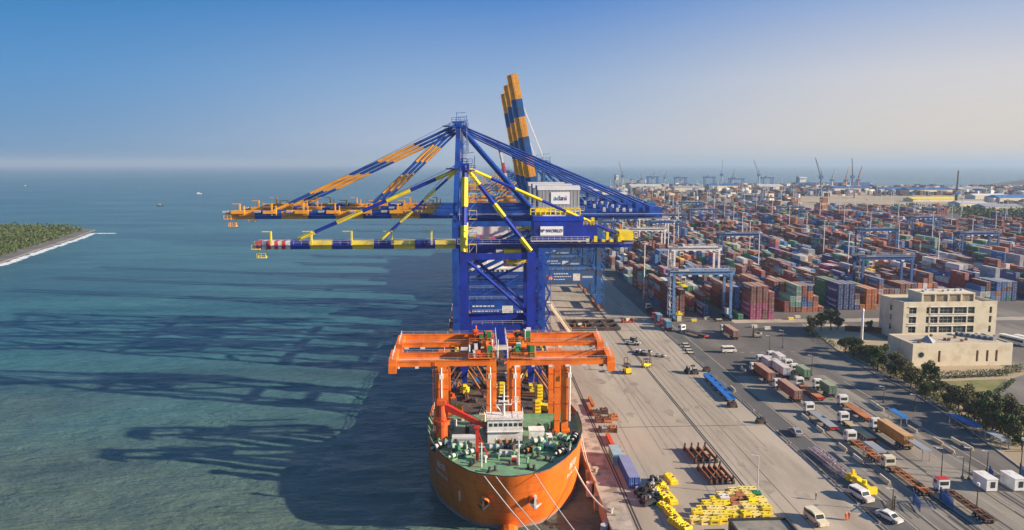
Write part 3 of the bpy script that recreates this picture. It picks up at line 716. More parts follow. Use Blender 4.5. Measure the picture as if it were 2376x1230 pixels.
P = [(P[0][0], y_end)]+P+[(P[-1][0], y_end)]; fd_.prism(P, 12.7, 13.2); fd_.bx(CX-18.2, CX+18.2, 172, 172.4, 8.6, 13.6, 0); fd_.build('foredeck', [M['deck_green']], ship)
md = MB(); md.bx(CX-18.2, CX+18.2, 172, 368, 8.1, 8.6)
md.build('main_deck', [mat('main_deck', (.075,.055,.05), rough=.8, var=.4, scale=.4, dirt=(.16,.09,.05), dscale=.3)], ship)
rl = MB()
for sx in (-1, 1): rl.rail((CX+sx*18.2, 176, 9.8), (CX+sx*18.2, 352, 9.8), 1.2, 0, 3, .14)
rl.build('side_rail', [M['white']], ship)
bu = MB()
for i in range(7):
    t0, t1 = -math.pi/2+math.pi*i/7, -math.pi/2+math.pi*(i+1)/7
    bu.tube((CX, 143.6+5.5*math.sin(-t0)-3.0, -.7), (CX, 143.6+5.5*math.sin(-t1)-3.0, -.7), max(.05, 2.2*math.cos(t0)), 0, 12, max(.05, 2.2*math.cos(t1)))
bu.build('bulbous_bow', [M['hull']], ship)
# marks on both bows, following the plating
def bow_pt(side, u, z):                     # u: distance along half outline from the stem
    st = stem(z); acc = 0
    for (s0,b0),(s1,b1) in zip(HB, HB[1:]):
        dl = math.hypot(s1-s0, b1-b0)
        if acc+dl >= u:
            t = (u-acc)/dl; b_ = b0+(b1-b0)*t; s_ = s0+(s1-s0)*t
            nx, ny = (s1-s0)/dl, -(b1-b0)/dl
            return Vector((CX+side*(b_+nx*.12), st+s_+ny*.12, z)), Vector((side*(b1-b0)/dl, (s1-s0)/dl, 0))
        acc += dl
    return Vector((CX, st, z)), Vector((1,0,0))
def hull_text(body, side, u, z, size, name='ship_name'):
    cu = D.curves.new('t','FONT'); cu.body = body; cu.size = size; cu.align_x = 'CENTER'; cu.align_y='CENTER'; cu.resolution_u = 3
    to = D.objects.new('t', cu); col.objects.link(to); me = D.meshes.new_from_object(to.evaluated_get(bpy.context.evaluated_depsgraph_get())); D.objects.remove(to)
    for v in me.vertices:
        q, _ = bow_pt(side, u+side*v.co.x, z+v.co.y); v.co = q
    me.materials.clear(); me.materials.append(M['white']); me.name = name
    o = D.objects.new(name, me); col.objects.link(o); o.parent = ship
hull_text('振华', -1, 19.8, 10.9, 2.3); hull_text('ZHEN HUA', -1, 19.8, 8.6, 1.3)
hull_text('振华', 1, 19.8, 10.9, 2.3); hull_text('ZHEN HUA', 1, 19.8, 8.6, 1.3)
q = MB()
for z in range(6): p_, _ = bow_pt(-1, 12.0, 5+z*.5); q.box(p_.x, p_.y-.05, p_.z, .35, .1, .22)
q.build('draft_mark', [M['white']], ship)
for sx in (-1, 1):
    p_, tn = bow_pt(sx, 4.7, 7.8)
    q = MB(); a = p_+Vector((sx*.1, .6, .5)); q.tube(a, p_+Vector((sx*.45,-.75,-.2)), 1.0, 0, 14, .95); q.tube(p_+Vector((sx*.45,-.76,-.2)), p_+Vector((sx*.46,-.80,-.22)), .7, 1, 12)
    hw = q.build('hawse_pipe', [M['hull'], M['dark']], ship)
    q = MB(); c = p_+Vector((sx*.7,-1.3,-.3)); q.beam(c+Vector((0,0,1.6)), c+Vector((0,0,-1.1)), .45); q.beam(c+Vector((0,0,-1.0)), c+Vector((-1.2,.1,-.1)), .45, .5, 0, .15, .2); q.beam(c+Vector((0,0,-1.0)), c+Vector((1.2,.1,-.1)), .45, .5, 0, .15, .2)
    q.build('anchor', [M['white'] if sx > 0 else M['black_steel']], hw)
# wheelhouse
wh = MB(); X0, X1, Y0 = 1.8, 9.7, 154.9; Z0 = 13.2
wh.bx(X0, X1, Y0, Y0+4, Z0, Z0+2.7); wh.bx(X0-.15, X1+.15, Y0-.5, Y0+4.1, Z0+2.7, Z0+2.85); wh.bx(X0+.0, X1-.0, Y0-.3, Y0+4, Z0+2.85, Z0+5.6); wh.bx(X0-.3, X1+.3, Y0-.6, Y0+4.3, Z0+5.6, Z0+5.8)
who = wh.build('wheelhouse', [M['white']], ship)
for i in range(7):
    cx = X0+.75+i*1.115; q = MB(); q.bx(cx-.38, cx+.38, Y0-.34, Y0-.28, Z0+4.0, Z0+4.75); q.build('window', [M['glass']], who)
q = MB(); q.rail((X0-.2,Y0-.5,Z0+5.8),(X1+.2,Y0-.5,Z0+5.8),1,0,1,.07); q.rail((X0-.2,Y0-.5,Z0+5.8),(X0-.2,Y0+4.2,Z0+5.8),1,0,1,.07); q.rail((X1+.2,Y0-.5,Z0+5.8),(X1+.2,Y0+4.2,Z0+5.8),1,0,1,.07); q.build('roof_rail', [M['white']], who)
q = MB(); mx_ = (X0+X1)/2-.2; q.tube((mx_,Y0+2,Z0+5.8),(mx_,Y0+2,Z0+13),.32,0,8,.12); q.beam((mx_-1.8,Y0+2,Z0+8.3),(mx_+1.8,Y0+2,Z0+8.3),.25); q.beam((mx_-1.2,Y0+2,Z0+10.2),(mx_+1.2,Y0+2,Z0+10.2),.2); q.box(mx_,Y0+1.6,Z0+9.2,2.4,.35,.3); q.tube((mx_,Y0+2,Z0+5.8),(mx_-1.8,Y0+2,Z0+8.3),.1)
for dx in (-1.8, 1.8, -1.1, 1.1): q.tube((mx_+dx,Y0+2,Z0+8.3),(mx_+dx,Y0+2,Z0+9.5),.07)
q.tube((X1-1.2,Y0+3,Z0+5.8),(X1-1.2,Y0+3,Z0+9.6),.14); q.beam((X1-2,Y0+3,Z0+8.6),(X1-.3,Y0+3,Z0+8.6),.15); q.box(X1-1.2,Y0+3,Z0+9.4,.9,.5,.7); q.tube((X0+1,Y0+3,Z0+5.8),(X0+1,Y0+3,Z0+8),.1)
q.build('radar_mast', [M['white']], who)
q = MB(); q.bx(11.3, 14.7, 155.4, 158, 13.2, 15.7); q.bx(11.2, 14.8, 155.3, 158.1, 15.7, 15.85); q.bx(15.3, 16.5, 154.4, 157, 13.2, 14.6); q.build('deck_house', [M['white']], ship)
q = MB(); q.tube((-6.2,155.6,14.4),(-.6,155.6,14.4),.75,0,12); q.bx(-6.6,-.2,155.0,156.2,13.2,13.9,0); q.build('pipe_roll', [M['light_grey']], ship)
# red deck crane
q = MB(); q.tube((-8.6,157,13.2),(-8.6,157,17.2),1.35,0,14); q.tube((-8.6,157,17.2),(-8.6,157,18.2),1.9,0,14); q.tube((-8.6,157,18.2),(-8.6,157,22.2),1.25,0,12,.9); q.bx(-9.6,-7.6,155.9,158.1,21.8,22.8)
q.rail((-10.6,155.3,18.2),(-6.6,155.3,18.2),1,0,1,.07)
dc = q.build('deck_crane', [M['deep_orange']], ship)
q = MB(); q.beam((-8.4,157,21.6),(1.0,155.4,17.2),1.2,1.5,0,.7,.8); q.build('jib', [M['red']], dc)
q = MB(); q.tube((-7.6,157,22.8),(1.2,155.4,17.8),.08); q.build('luffing_rope', [M['dark']], dc)
q = MB(); q.bx(-.85,-.15,145.7,146.4,13.2,20.2); q.bx(-1.1,.1,145.5,146.6,20.2,20.6); q.beam((-.5,146,20),(1.9,146,13.3),.16); q.beam((-.5,146.4,18),(2.4,147.4,13.3),.14); q.build('jib_rest', [M['red']], ship)
# winches and deck fittings
def winch(x, y, r, s=1.0, c='deck_green', drum='light_grey', w_=3):
    q = MB(); q.bx(-w_/2-.3, w_/2+.3, -.9, .9, 0, .3, 0)
    for x_ in (-w_/2, 0, w_/2): q.tube((x_-.08,0,1.1),(x_+.08,0,1.1),1.0,0,14); q.bx(x_-.12,x_+.12,-.5,.5,.2,1.1,0)
    q.tube((-w_/2,0,1.1),(w_/2,0,1.1),.62,1,12); q.bx(w_/2+.3,w_/2+1.4,-.5,.5,.2,1.3,2); q.tube((-w_/2-.9,0,1.1),(-w_/2,0,1.1),.35,1,10)
    q.bx(w_/2+.5,w_/2+1.0,.6,1.0,.2,1.6,2)
    o = q.build('winch', [M[c], M[drum], M['dark']], ship); o.location = (x,y,13.2); o.rotation_euler = (0,0,r); o.scale = (s*.85,s*.85,s*.78)
random.seed(8)
for x,y,r,s,dr in [(3.6,150.6,.05,1.15,'light_grey'),(8.4,150.5,0,1.1,'rope'),(5.8,153.0,0,1.1,'rust_orange'),(13.4,153.8,.3,1.2,'rope'),(15.6,151.0,-.5,1.15,'light_grey'),(-4.6,151.5,.2,1.2,'light_grey'),(-7.6,153.6,-.1,1.15,'grey'),(-2.2,148.5,.5,1.0,'light_grey'),(19.2,155.2,-.8,1.1,'grey'),(5.5,147.2,0,1.0,'light_grey'),(17.5,148.0,.8,.9,'rope'),(-5.2,147.2,.7,.9,'rope'),(11.0,149.4,.6,.9,'rust_orange'),(21.6,155.5,1.2,1.1,'light_grey'),(-9.4,152.2,1.0,1,'light_grey')]:
    winch(x,y,r,s,random.choice(('deck_green','deck_green','green','black_steel')),dr)
def bollards(x, y, r):
    q = MB(); q.box(0,0,.1,2.2,.8,.2)
    for d in (-.65,.65): q.tube((d,0,.2),(d,0,1.0),.28,0,10); q.tube((d,0,1.0),(d,0,1.1),.36,0,10)
    o = q.build('bollard', [M['black_steel']], ship); o.location = (x,y,13.2); o.rotation_euler = (0,0,r)
for x,y,r in [(2.6,140.0,.4),(10.6,140.6,-.5),(-1.5,143.5,.9),(14.6,144.8,-.8),(-6,149.0,1.1),(19.6,151.2,-1.0),(7,143,.0),(16.8,158.8,0),(-10.0,157,1.2),(21.6,158,1.4),(-3,156,0),(12,146.5,.3)]: bollards(x,y,r)
for i, (x,y) in enumerate([(7.3,146.6),(1.2,144.6),(4,145.6),(13,148.5),(10,143.6)]):
    q = MB(); q.tube((x,y,13.2),(x,y,14.3),.2,0,8); q.tube((x,y,14.3),(x,y,14.7),.42,0,10); q.build('vent', [M['white'] if i%2 else M['deck_green']], ship)
q = MB(); q.box(7.3,145.0,13.7,1.0,.9,1.0,0); q.box(7.3,145.0,14.25,1.1,1.0,.1,1); q.build('deck_box', [M['red'], M['white']], ship)
q = MB(); q.bx(4.2,8.6,148.6,149.4,13.2,13.9); q.bx(4.4,8.4,148.4,149.5,13.9,14.05); q.build('hatch', [M['cream']], ship)
for x,y in ((8.2,143.2),(0.4,142.2)):
    q = MB(); q.tube((x,y,13.2),(x,y,18.5),.12); q.beam((x-.7,y,17.6),(x+.7,y,17.6),.12); q.build('light_post', [M['white']], ship)
random.seed(77)
for i in range(44):
    x = random.uniform(-9,21); y = random.uniform(147,171)
    if abs(x-CX) > 15 or (1 < x < 16 and 153.4 < y < 161) or (abs(x+8.6) < 2.4 and abs(y-157) < 2.4): continue
    q = MB(); hgt = random.uniform(.6,2.2); a = random.uniform(.5,1.6)
    c = random.choice(('deck_green','green','deck_green','black_steel','rust','light_grey','deck_green','cream'))
    q.box(0,0,hgt/2,a,a*.7,hgt); q.tube((-a*.3,0,hgt),(-a*.3,0,hgt+.5),.15,0,8); q.beam((a*.5,0,.3),(a*.9,.2,.9),.12); o = q.build('deck_locker', [M[c]], ship); o.location = (x,y,13.2); o.rotation_euler = (0,0,random.random()*3)
# stern house
q = MB(); q.bx(-10,20,336,352,8.6,17.6); q.bx(-7,17,338,352,17.6,23.2); q.bx(-11,21,338,344,23.2,26); q.bx(-2,12,340,350,26,28.5); q.tube((4,342,28.5),(4,342,38),.4,0,8,.15); q.beam((1.5,342,33),(6.5,342,33),.3); sh_ = q.build('accommodation', [M['white']], ship)
q = MB()
for z in (11, 14, 18.6, 21.4, 24.4):
    for i in range(11): q.bx(-6.6+i*2.2, -5.6+i*2.2, 335.9 if z < 17 else 337.9, 336.0 if z < 17 else 338.0, z, z+1)
q.build('windows', [M['glass']], sh_)
q = MB(); q.bx(9,15,351,356,17,30,0); q.bx(8.9,15.1,350.9,356.1,26,28,1); q.build('funnel', [M['red'], M['dark']], ship)
q = MB(); q.bx(-4,3,353,358,9,24); q.build('engine_casing', [M['white']], ship)
# sea-fastening clutter on the main deck, one thing each
random.seed(31)
def brace_thing(a, b, r, c, nm='lashing_brace', lb=None, cat='brace', grp='sea-fastening braces on the ship deck'):
    q = MB(); q.tube(a, b, r, 0, 8); q.box(a[0],a[1],a[2]+.1,r*4,r*4,.25,0); q.box(b[0],b[1],b[2],r*3,r*3,r*3,0)
    tag(q.build(nm, [M[c]]), lb or 'rusty steel brace tying a crane leg down to the dark ship deck', cat, grp)
for cx_, cy in [(A_x,205),(A_x+19.5,205),(A_x,221),(A_x+19.5,221),(-8.2,250),(22.3,250)]:
    for dx, dy in ((-6,-5),(6,-5),(-6,5),(6,5)):
        if -11.5 < cx_+dx < 23.5: brace_thing((cx_+dx*1.0, cy+dy, 8.75), (cx_+dx*.12, cy+dy*.1, 8.6+random.uniform(7,9.5)), .28, 'rust' if dx*dy > 0 else 'rust_orange')
cl = ['yellow','rust','rust_orange','cream','white','black_steel','sheet_blue','grey','black_steel','rust','dark','deep_orange']
cn = {'yellow':'yellow','rust':'rusty','rust_orange':'orange rusty','cream':'cream','white':'white','black_steel':'black','sheet_blue':'blue','grey':'grey','dark':'dark','deep_orange':'orange'}
for i in range(46):
    c = cl[i % 12]; x = random.uniform(-11,22.5); y = random.uniform(186,246); q = MB(); k_ = i % 4; a = random.uniform(1.2,2.6)
    if k_ == 0: q.box(0,0,a*.35,a*1.4,a,a*.7); q.box(0,0,a*.72,a*1.5,a*1.1,.12); q.tube((a*.4,0,a*.7),(a*.4,0,a*1.1),.15)
    elif k_ == 1:
        for d in range(4): q.tube((-a,d*.55-.8,.3),(a,d*.55-.8,.3),.25,0,8)
        q.tube((-a,-.5,.75),(a,-.5,.75),.25,0,8); q.tube((-a,.05,.75),(a,.05,.75),.25,0,8)
    elif k_ == 2: q.beam((-a,0,0),(0,0,a*1.3),.35); q.beam((a,0,0),(0,0,a*1.3),.35); q.beam((-a*.6,0,a*.5),(a*.6,0,a*.5),.3); q.beam((0,-a,0),(0,0,a*1.3),.3)
    else: q.bx(-a,a,-a*.6,a*.6,0,.3); [q.box(random.uniform(-a,a)*.7,random.uniform(-a,a)*.35,.5+random.random()*.5,.7,.6,1.0+random.random()) for _ in range(5)]
    nm, ct, w_ = [('deck_crate','crate','crate with a lid'),('pipe_bundle','pipes','bundle of pipes'),('steel_trestle','trestle','steel trestle'),('equipment_pallet','pallet','pallet of deck gear')][k_]
    o = q.build(nm, [M[c]]); o.location = (x,y,8.62); o.rotation_euler = (0,0,random.uniform(0,3))
    tag(o, '%s %s lying on the dark main deck under the cranes' % (cn[c], w_), ct, '%s %s on the main deck' % (cn[c], w_))
# yellow lashing stands close behind the wheelhouse
for i, (x, y, c, lb) in enumerate([(-5.5,182,'yellow','yellow ribbed lashing stand left of the centre orange posts'),(15.3,184,'yellow','yellow ribbed lashing stand right of the centre orange posts'),(6.3,200,'yellow','short yellow stand between the two centre orange posts'),(-9,190,'rust_orange','orange rusty stand behind the left orange posts'),(17,197,'yellow','yellow stand under the right blue crane leg')]):
    q = MB(); q.bx(-.8,.8,-.6,.6,0,4.5,0)
    for z in range(5): q.bx(-1.1,1.1,-.8,.8,z*.95+.2,z*.95+.55,0)
    q.tube((-.6,-.85,0),(-.6,-.85,5),.18,1); o = q.build('lashing_stand', [M[c], M['rust']]); o.location = (x,y,8.65); tag(o, lb, 'stand', 'lashing stands on the ship')
# orange ship gantries
def ogantry(side, label):
    r = thing('deck_gantry', label, 'ship gantry', (0,-7,1.1), 0, 'orange deck gantries of the ship')
    r.scale = (.96,1,1)
    mm = [M['orange'], M['white'], M['deep_orange'], M['green'], M['light_grey'], M['dark']]
    if side < 0: xo, xi = -20.7, 4.1; posts = [(-10.0,1.1),(-8.3,1.5),(2.4,1.0),(3.7,.9)]
    else: xo, xi = 31.9, 7.3; posts = [(7.8,1.0),(9.4,1.2),(18.9,1.3),(20.8,1.7)]
    s = 1 if xo > xi else -1
    for y, z0, z1, w_ in ((168,28.4,29.6,.9),(172.4,28.5,30.3,.7),(183.0,29.0,30.0,.9),(188.0,29.0,31.0,.7)):
        zb_ = 8.65 if y > 172 else 13.2
        q = MB(); x0, x1 = min(xo,xi), max(xo,xi); q.bx(x0,x1,y-w_/2,y+w_/2,z0,z1,0); q.bx(x0,x1,y-w_/2-.1,y+w_/2+.1,z1,z1+.1,0)
        for i in range(6): xx = x0+(x1-x0)*(i+.3)/6; q.bx(xx,xx+random.uniform(.4,1.2),y-w_/2-.25,y-w_/2-.05,z0-.35,z0+.1,random.choice((1,5,4)))
        gb = q.build('girder', mm, r)
        q = MB(); q.rail((x0,y-w_/2,z1+.12),(x1,y-w_/2,z1+.12),.8,4,3,.05); q.build('handrail', mm, gb)
    for ya, yb in ((168,172.8),(182,187.4)):
        q = MB()
        q.hexa([(xo-.9,ya-.7,27.6),(xo+.9,ya-.7,27.6),(xo+.9,yb+.5,28.8),(xo-.9,yb+.5,28.8),(xo-.9,ya-.7,30.2),(xo+.9,ya-.7,30.2),(xo+.9,yb+.5,31.0),(xo-.9,yb+.5,31.0)],0)
        q.bx(xo-.95,xo+.95,ya-1.1,ya-.7,27.0,29.0,0); q.rail((xo,ya-.6,30.3),(xo,yb+.5,31.1),1,1,1.5,.08); q.build('end_beam', mm, r)
        q = MB(); q.bx(min(xo,xi)+1, max(xo,xi)-1, yb-1.35, yb-.5, 28.9, 29.0, 4); q.build('catwalk', mm, r)
        if s > 0:
            q = MB(); q.beam((xo-9,ya+.8,30.2),(xo-2,yb-.5,31.4),.14,.14,5); q.build('stay_rod', mm, r)
        q = MB(); random.seed(4+side+int(ya)); xm_ = xi+s*3.5
        for i in range(16):
            x = xm_+random.uniform(-3,3); y = random.uniform(ya-.5,yb+.6); z = 30.6+random.uniform(0,1.8); m_ = random.choice((0,0,0,2,3,3,2,5,4))
            if i % 3 == 0: q.tube((x-.6,y,z+.2),(x+.6,y,z+.2),random.uniform(.5,.9),m_,12)
            elif i % 3 == 1: q.box(x,y,z-.2,random.uniform(.8,1.5),random.uniform(.6,1.2),random.uniform(1,2.2),m_,random.random()*.3)
            else: q.tube((x,y,30.2),(x,y,z+1.0),random.uniform(.15,.4),m_,8)
        q.bx(xm_-3.2,xm_+3.2,ya-.8,yb+.6,30.2,30.4,0); q.bx(xm_+1.4,xm_+2.6,ya-.6,ya+.4,30.4,33.0,3)
        q.rail((xm_-3.2,ya-.8,30.4),(xm_+3.2,ya-.8,30.4),1.1,0,1.3,.09)
        q.build('winch_platform', mm, r)
    for py_, zb_ in ((168,12.1),(182,7.55)):
        for x, w_ in posts:
            q = MB(); q.bx(x-w_/2,x+w_/2,py_-.5,py_+.6,zb_,28.5,0)
            for z in range(int(zb_)+3,28,4): q.bx(x-w_/2-.08,x+w_/2+.08,py_-.6,py_+.65,z,z+.2,2)
            q.bx(x-w_/2-.4,x+w_/2+.4,py_-1,py_+1,zb_,zb_+.6,0)
            po = q.build('post', mm, r)
        if py_ == 168:
            for x in ((posts[0][0]+.9), posts[3][0]-1.1 if side < 0 else posts[1][0]+.9, ) if side < 0 else (posts[1][0]-.75, posts[3][0]+1.1):
                q = MB(); q.tube((x,py_-.9,zb_+3),(x,py_-.9,28.2),.2,1,8); q.bx(x-.45,x+.45,py_-1.3,py_-.5,25.6,26.6,1); q.build('hydraulic_pipe', mm, r)
            xl_ = posts[0][0]-1.1; q = MB(); q.beam((xl_,py_-.5,zb_),(xl_,py_-.5,29.5),.12,.12,0); q.beam((xl_+.5,py_-.5,zb_),(xl_+.5,py_-.5,29.5),.12,.12,0)
            for i in range(26): q.bx(xl_,xl_+.5,py_-.55,py_-.45,zb_+i*.6,zb_+i*.6+.08,0)
            q.build('ladder', mm, r)
    q = MB(); x = xi+s*.5; q.rail((x-s*.8,167,30.4),(x-s*.8,188,30.4),2.2,1,2.5,.1); q.tube((x-s*1.0,168,30),(x-s*1.0,168,34.5),.08,1); q.build('inner_rail', mm, r)
ogantry(-1, 'orange twin-girder ship gantry reaching out over the water on the left')
ogantry(1, 'orange twin-girder ship gantry reaching out over the quay on the right')
q = MB(); q.bx(-5,10,190,190.6,25.4,26.6,0); q.bx(-5,10,189.9,190,26.6,26.8,0)
tag(q.build('white_cross_beam', [M['white']]), 'white horizontal beam just behind and below the orange ship gantries', 'beam')
# mooring lines
def sag(a, b, s, n=14): return [tuple(Vector(a).lerp(Vector(b), i/n)-Vector((0,0,s*4*(i/n)*(1-i/n)))) for i in range(n+1)]
for a, b, s, r_, lb in [((.6,136.4,14.3),(25.8,96,4.5),2.0,.13,'white mooring line from the bow, leftmost of the three crossing the hull'),((3.2,135.2,14.3),(26,101,4.5),2.0,.10,'white mooring line from the bow, middle of the three crossing the hull'),((11.0,136.2,14.3),(26.2,108,4.5),1.6,.10,'white mooring line from the bow, rightmost of the three crossing the hull'),
    (tuple(bow_pt(1,21.5,9.0)[0]),(27.0,G(1430,1190,5)[1],5.0),1.7,.2,'thick sagging mooring rope from the starboard bow to a quay bollard'),((24.2,165,13.4),(26.8,152,4.6),3.4,.10,'thin sagging mooring rope between ship and quay behind the thick one'),((24.3,170,13.8),(26.8,178,4.6),2.4,.10,'slack mooring rope by the ship side at the foredeck break'),((24.3,172,13.8),(26.8,160,4.6),4.4,.09,'slack mooring rope hanging near the white bow fairlead')]:
    q = MB(); q.path(sag(a,b,s), r_); tag(q.build('mooring_line', [M['rope']]), lb, 'rope', 'mooring lines of the orange ship')
for i, (px, py, lb) in enumerate([(1395,1088,'pale quay bollard at the edge beside the ship bow'),(1435,1180,'pale quay bollard holding the thick mooring rope')]):
    x, y = G(px, py, 5); q = MB(); q.bx(-.9,.9,-1.2,1.2,0,.25); q.tube((0,0,.25),(0,0,1.1),.5,0,12); q.tube((0,0,1.1),(0,0,1.35),.75,0,12); o = q.build('quay_bollard', [M['slab_edge']]); o.location = (27,y,4.03); tag(o, lb, 'bollard', 'quay bollards')
for py, lb in ((1225,'white cylindrical quay fender at the bottom of the photo, nearest'),(1125,'white cylindrical quay fender below the quay edge beside the bow, second from the bottom'),(1010,'white cylindrical quay fender by the ship side, third from the bottom')):
    x, y = G(1400, py, 3); q = MB(); q.tube((25.0,y,.4),(25.0,y,3.7),.75,0,12); q.bx(25.2,26,y-.5,y+.5,1,3.2,1); tag(q.build('fender', [M['light_grey'], M['dark']]), lb, 'fender', 'quay fenders')
# ship berthed further along the quay
sb = thing('container_ship', 'container ship berthed beyond the orange ship, with stacked boxes and white bridge', 'ship', (0,0,0))
q = MB(); P = [(-8,400),(-4,386),(6,380),(16,386),(22,400),(22.5,430),(22.5,590),(18,600),(-6,600),(-9.5,590),(-9.5,430)]
q.prism(P, -1, 12); q.build('hull', [M['quay_blue']], sb)
q = MB(); random.seed(2)
for yi in range(12):
    y = 404+yi*13.2
    if yi == 8: continue
    for xi_ in range(12):
        for z in range(random.randint(2,5)): q.bx(-9+xi_*2.6,-9+xi_*2.6+2.45,y,y+12.2,12.1+z*2.62,12.1+z*2.62+2.6,random.randint(0,5))
tag(q.build('deck_cargo', [M[k_] for k_ in ('rust','rust_orange','sheet_blue','green','white','magenta')], sb), kind='stuff')
q = MB(); q.bx(-8,21,510,520,12,36); q.bx(-10,23,512,517,36,39); q.tube((6,515,39),(6,515,50),.4); q.build('bridge', [M['white']], sb)
# ---------------------------------------------------------------- container yard
def cont_mat():
    m = D.materials.new('container_paint'); m.use_nodes = True; t = m.node_tree; n = t.nodes; l = t.links; b = n['Principled BSDF']; b.inputs['Roughness'].default_value = .55
    oi = n.new('ShaderNodeObjectInfo'); g = n.new('ShaderNodeNewGeometry'); no = n.new('ShaderNodeTexNoise'); l.new(g.outputs['Position'], no.inputs[0]); no.inputs['Scale'].default_value = .5; no.inputs['Detail'].default_value = 6
    mr = n.new('ShaderNodeMapRange'); l.new(no.outputs[0], mr.inputs[0]); mr.inputs[1].default_value = .3; mr.inputs[2].default_value = .7; mr.inputs[3].default_value = .7; mr.inputs[4].default_value = 1.2
    mu = n.new('ShaderNodeVectorMath'); mu.operation = 'SCALE'; l.new(oi.outputs['Color'], mu.inputs[0]); l.new(mr.outputs[0], mu.inputs['Scale']); l.new(mu.outputs[0], b.inputs['Base Color'])
    return m
M['cont'] = cont_mat()
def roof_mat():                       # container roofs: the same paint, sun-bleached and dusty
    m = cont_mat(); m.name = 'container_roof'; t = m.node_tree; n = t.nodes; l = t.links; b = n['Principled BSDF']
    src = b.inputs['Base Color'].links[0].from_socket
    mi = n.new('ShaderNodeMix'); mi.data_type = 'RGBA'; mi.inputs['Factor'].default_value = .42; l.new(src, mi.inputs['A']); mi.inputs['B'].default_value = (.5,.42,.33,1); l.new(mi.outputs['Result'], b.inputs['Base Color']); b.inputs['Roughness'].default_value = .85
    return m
M['croof'] = roof_mat()
CL, CW, CH = 12.19, 2.44, 2.6
def cont_mesh(L_=CL, marks=0):
    b = MB(); w_ = CW
    b.bx(-w_/2+.06, w_/2-.06, -L_/2+.06, L_/2-.06, .1, CH-.05, 0)
    b.bx(-w_/2+.0, w_/2, -L_/2, L_/2, CH-.05, CH, 1)
    for x in (-1,1):
        for y in (-1,1): b.box(x*(w_/2-.08), y*(L_/2-.08), CH/2-.02, .16, .16, CH-.06, 0)
        b.box(x*(w_/2-.05), 0, .1, .1, L_-.34, .18, 0)
        nc = int(L_/.62)
        for i in range(nc): b.box(x*(w_/2-.045), -L_/2+.4+i*(L_-.8)/(nc-1), CH/2, .05, .26, CH-.5, 0)
    for z in (.12, CH-.14): b.box(0, -L_/2+.05, z, w_-.34, .1, .18, 0)
    for x in (-.75,-.3,.3,.75): b.box(x, -L_/2+.03, CH/2, .06, .07, CH-.5, 2)  # door locking bars, kept pale so the sunlit front end looks brighter
    b.box(0, -L_/2+.045, CH/2, .04, .05, CH-.5, 3)
    for x in (-.52,.52): b.box(x, -L_/2+.035, CH*.42, .3, .04, .12, 2)
    if marks:
        random.seed(marks); y = -L_*.32
        while y < L_*.3: a = random.uniform(.4,1.1); b.box(-w_/2-.015, y, CH*.62, .02, a, .85, 2); y += a+.3
        b.box(-w_/2-.015, L_*.36, CH*.8, .02, 1.6, .25, 2); b.box(.6, -L_/2-.01, CH*.84, .7, .02, .2, 2)
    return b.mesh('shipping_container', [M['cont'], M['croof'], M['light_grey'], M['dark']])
CM = {(12,0): cont_mesh(), (12,1): cont_mesh(marks=3), (6,0): cont_mesh(6.06), (6,1): cont_mesh(6.06, 2)}
PAL = [('maroon',(.20,.05,.042),22),('brown',(.27,.095,.06),15),('rust red',(.30,.055,.03),12),('orange',(.62,.17,.03),9),('dark blue',(.02,.06,.22),10),('blue',(.04,.18,.45),8),('green',(.03,.22,.09),7),('pale green',(.20,.42,.30),3),('grey',(.34,.35,.37),8),('white',(.68,.67,.63),7),('magenta',(.45,.06,.16),2),('teal',(.04,.25,.28),2)]
PW = [p[2] for p in PAL]
def colr(nm):
    for p in PAL:
        if p[0] == nm: return p
EX = {'bright_blue':(.02,.12,.5)}
def container(loc, colname, label, group=None, rz=0, L_=12, marks=None, rgb=None):
    c = rgb or colr(colname)[1]
    me = CM[(L_, random.randint(0,1) if marks is None else marks)]
    o = D.objects.new('shipping_container', me); col.objects.link(o); o.location = loc; o.rotation_euler = (0,0,rz)
    f = random.uniform(.85,1.15); o.color = (min(1,c[0]*f), min(1,c[1]*f), min(1,c[2]*f), 1)
    return tag(o, label, 'container', group)
random.seed(99)
ordn = ['first','second','third','fourth','fifth','sixth','seventh','eighth','ninth','tenth','eleventh','twelfth','thirteenth','fourteenth']
blocks = []; PITCH_X = 28.6; x0 = 92.6
fronts = {0: 325, 1: 318.5, 2: 334, 3: 338, 4: 352}
import collections
cells = {}   # (block, bay, col) -> list of colour index
def height_noise(b, by): return .5+.5*math.sin(by*.55+b*1.7)*math.sin(by*.21+b*.6)
pos = {}
for b in range(27):
    bx_ = x0+PITCH_X*b; fy = fronts.get(b, 356+random.choice((0,13)))
    nb = int((1130-b*5-fy)/13.0)
    for by in range(nb):
        y = fy+by*12.95+ (by//11)*14
        if bx_ > .80*y+40 or y > (1150 if b < 11 else 1010) or (y > 800 and bx_ > .66*y): continue
        hm_ = height_noise(b, by)
        bayp = random.choices(range(12), PW)[0] if random.random() < .5 else None
        for c in range(7):
            h = int(round(min(6, max(0, 1.2+hm_*3.6+random.gauss(0,1.1)))))
            if by < 1 and b > 0: h = max(2, h)
            st_ = []; base = random.choices(range(12), PW)[0] if bayp is None or random.random() < .3 else bayp
            for z in range(h): st_.append(base if random.random() < .55 else random.choices(range(12), PW)[0])
            cells[(b,by,c)] = st_; pos[(b,by,c)] = (bx_+c*2.86, y)
idx = {p[0]: i for i, p in enumerate(PAL)}
def setc(b, by, lst):                      # the stacks one can tell apart in the photo
    for c, s_ in enumerate(lst): cells[(b,by,c)] = [idx[q_] for q_ in s_]
MR,BR,RR,OR,DB,BL,GR,PG,GY,WH,MG,TL = [p[0] for p in PAL]
setc(0, 0, [[BR,MR,MR,BR],[MR,MR,BR,MR,MR],[],[],[],[DB,DB],[]])
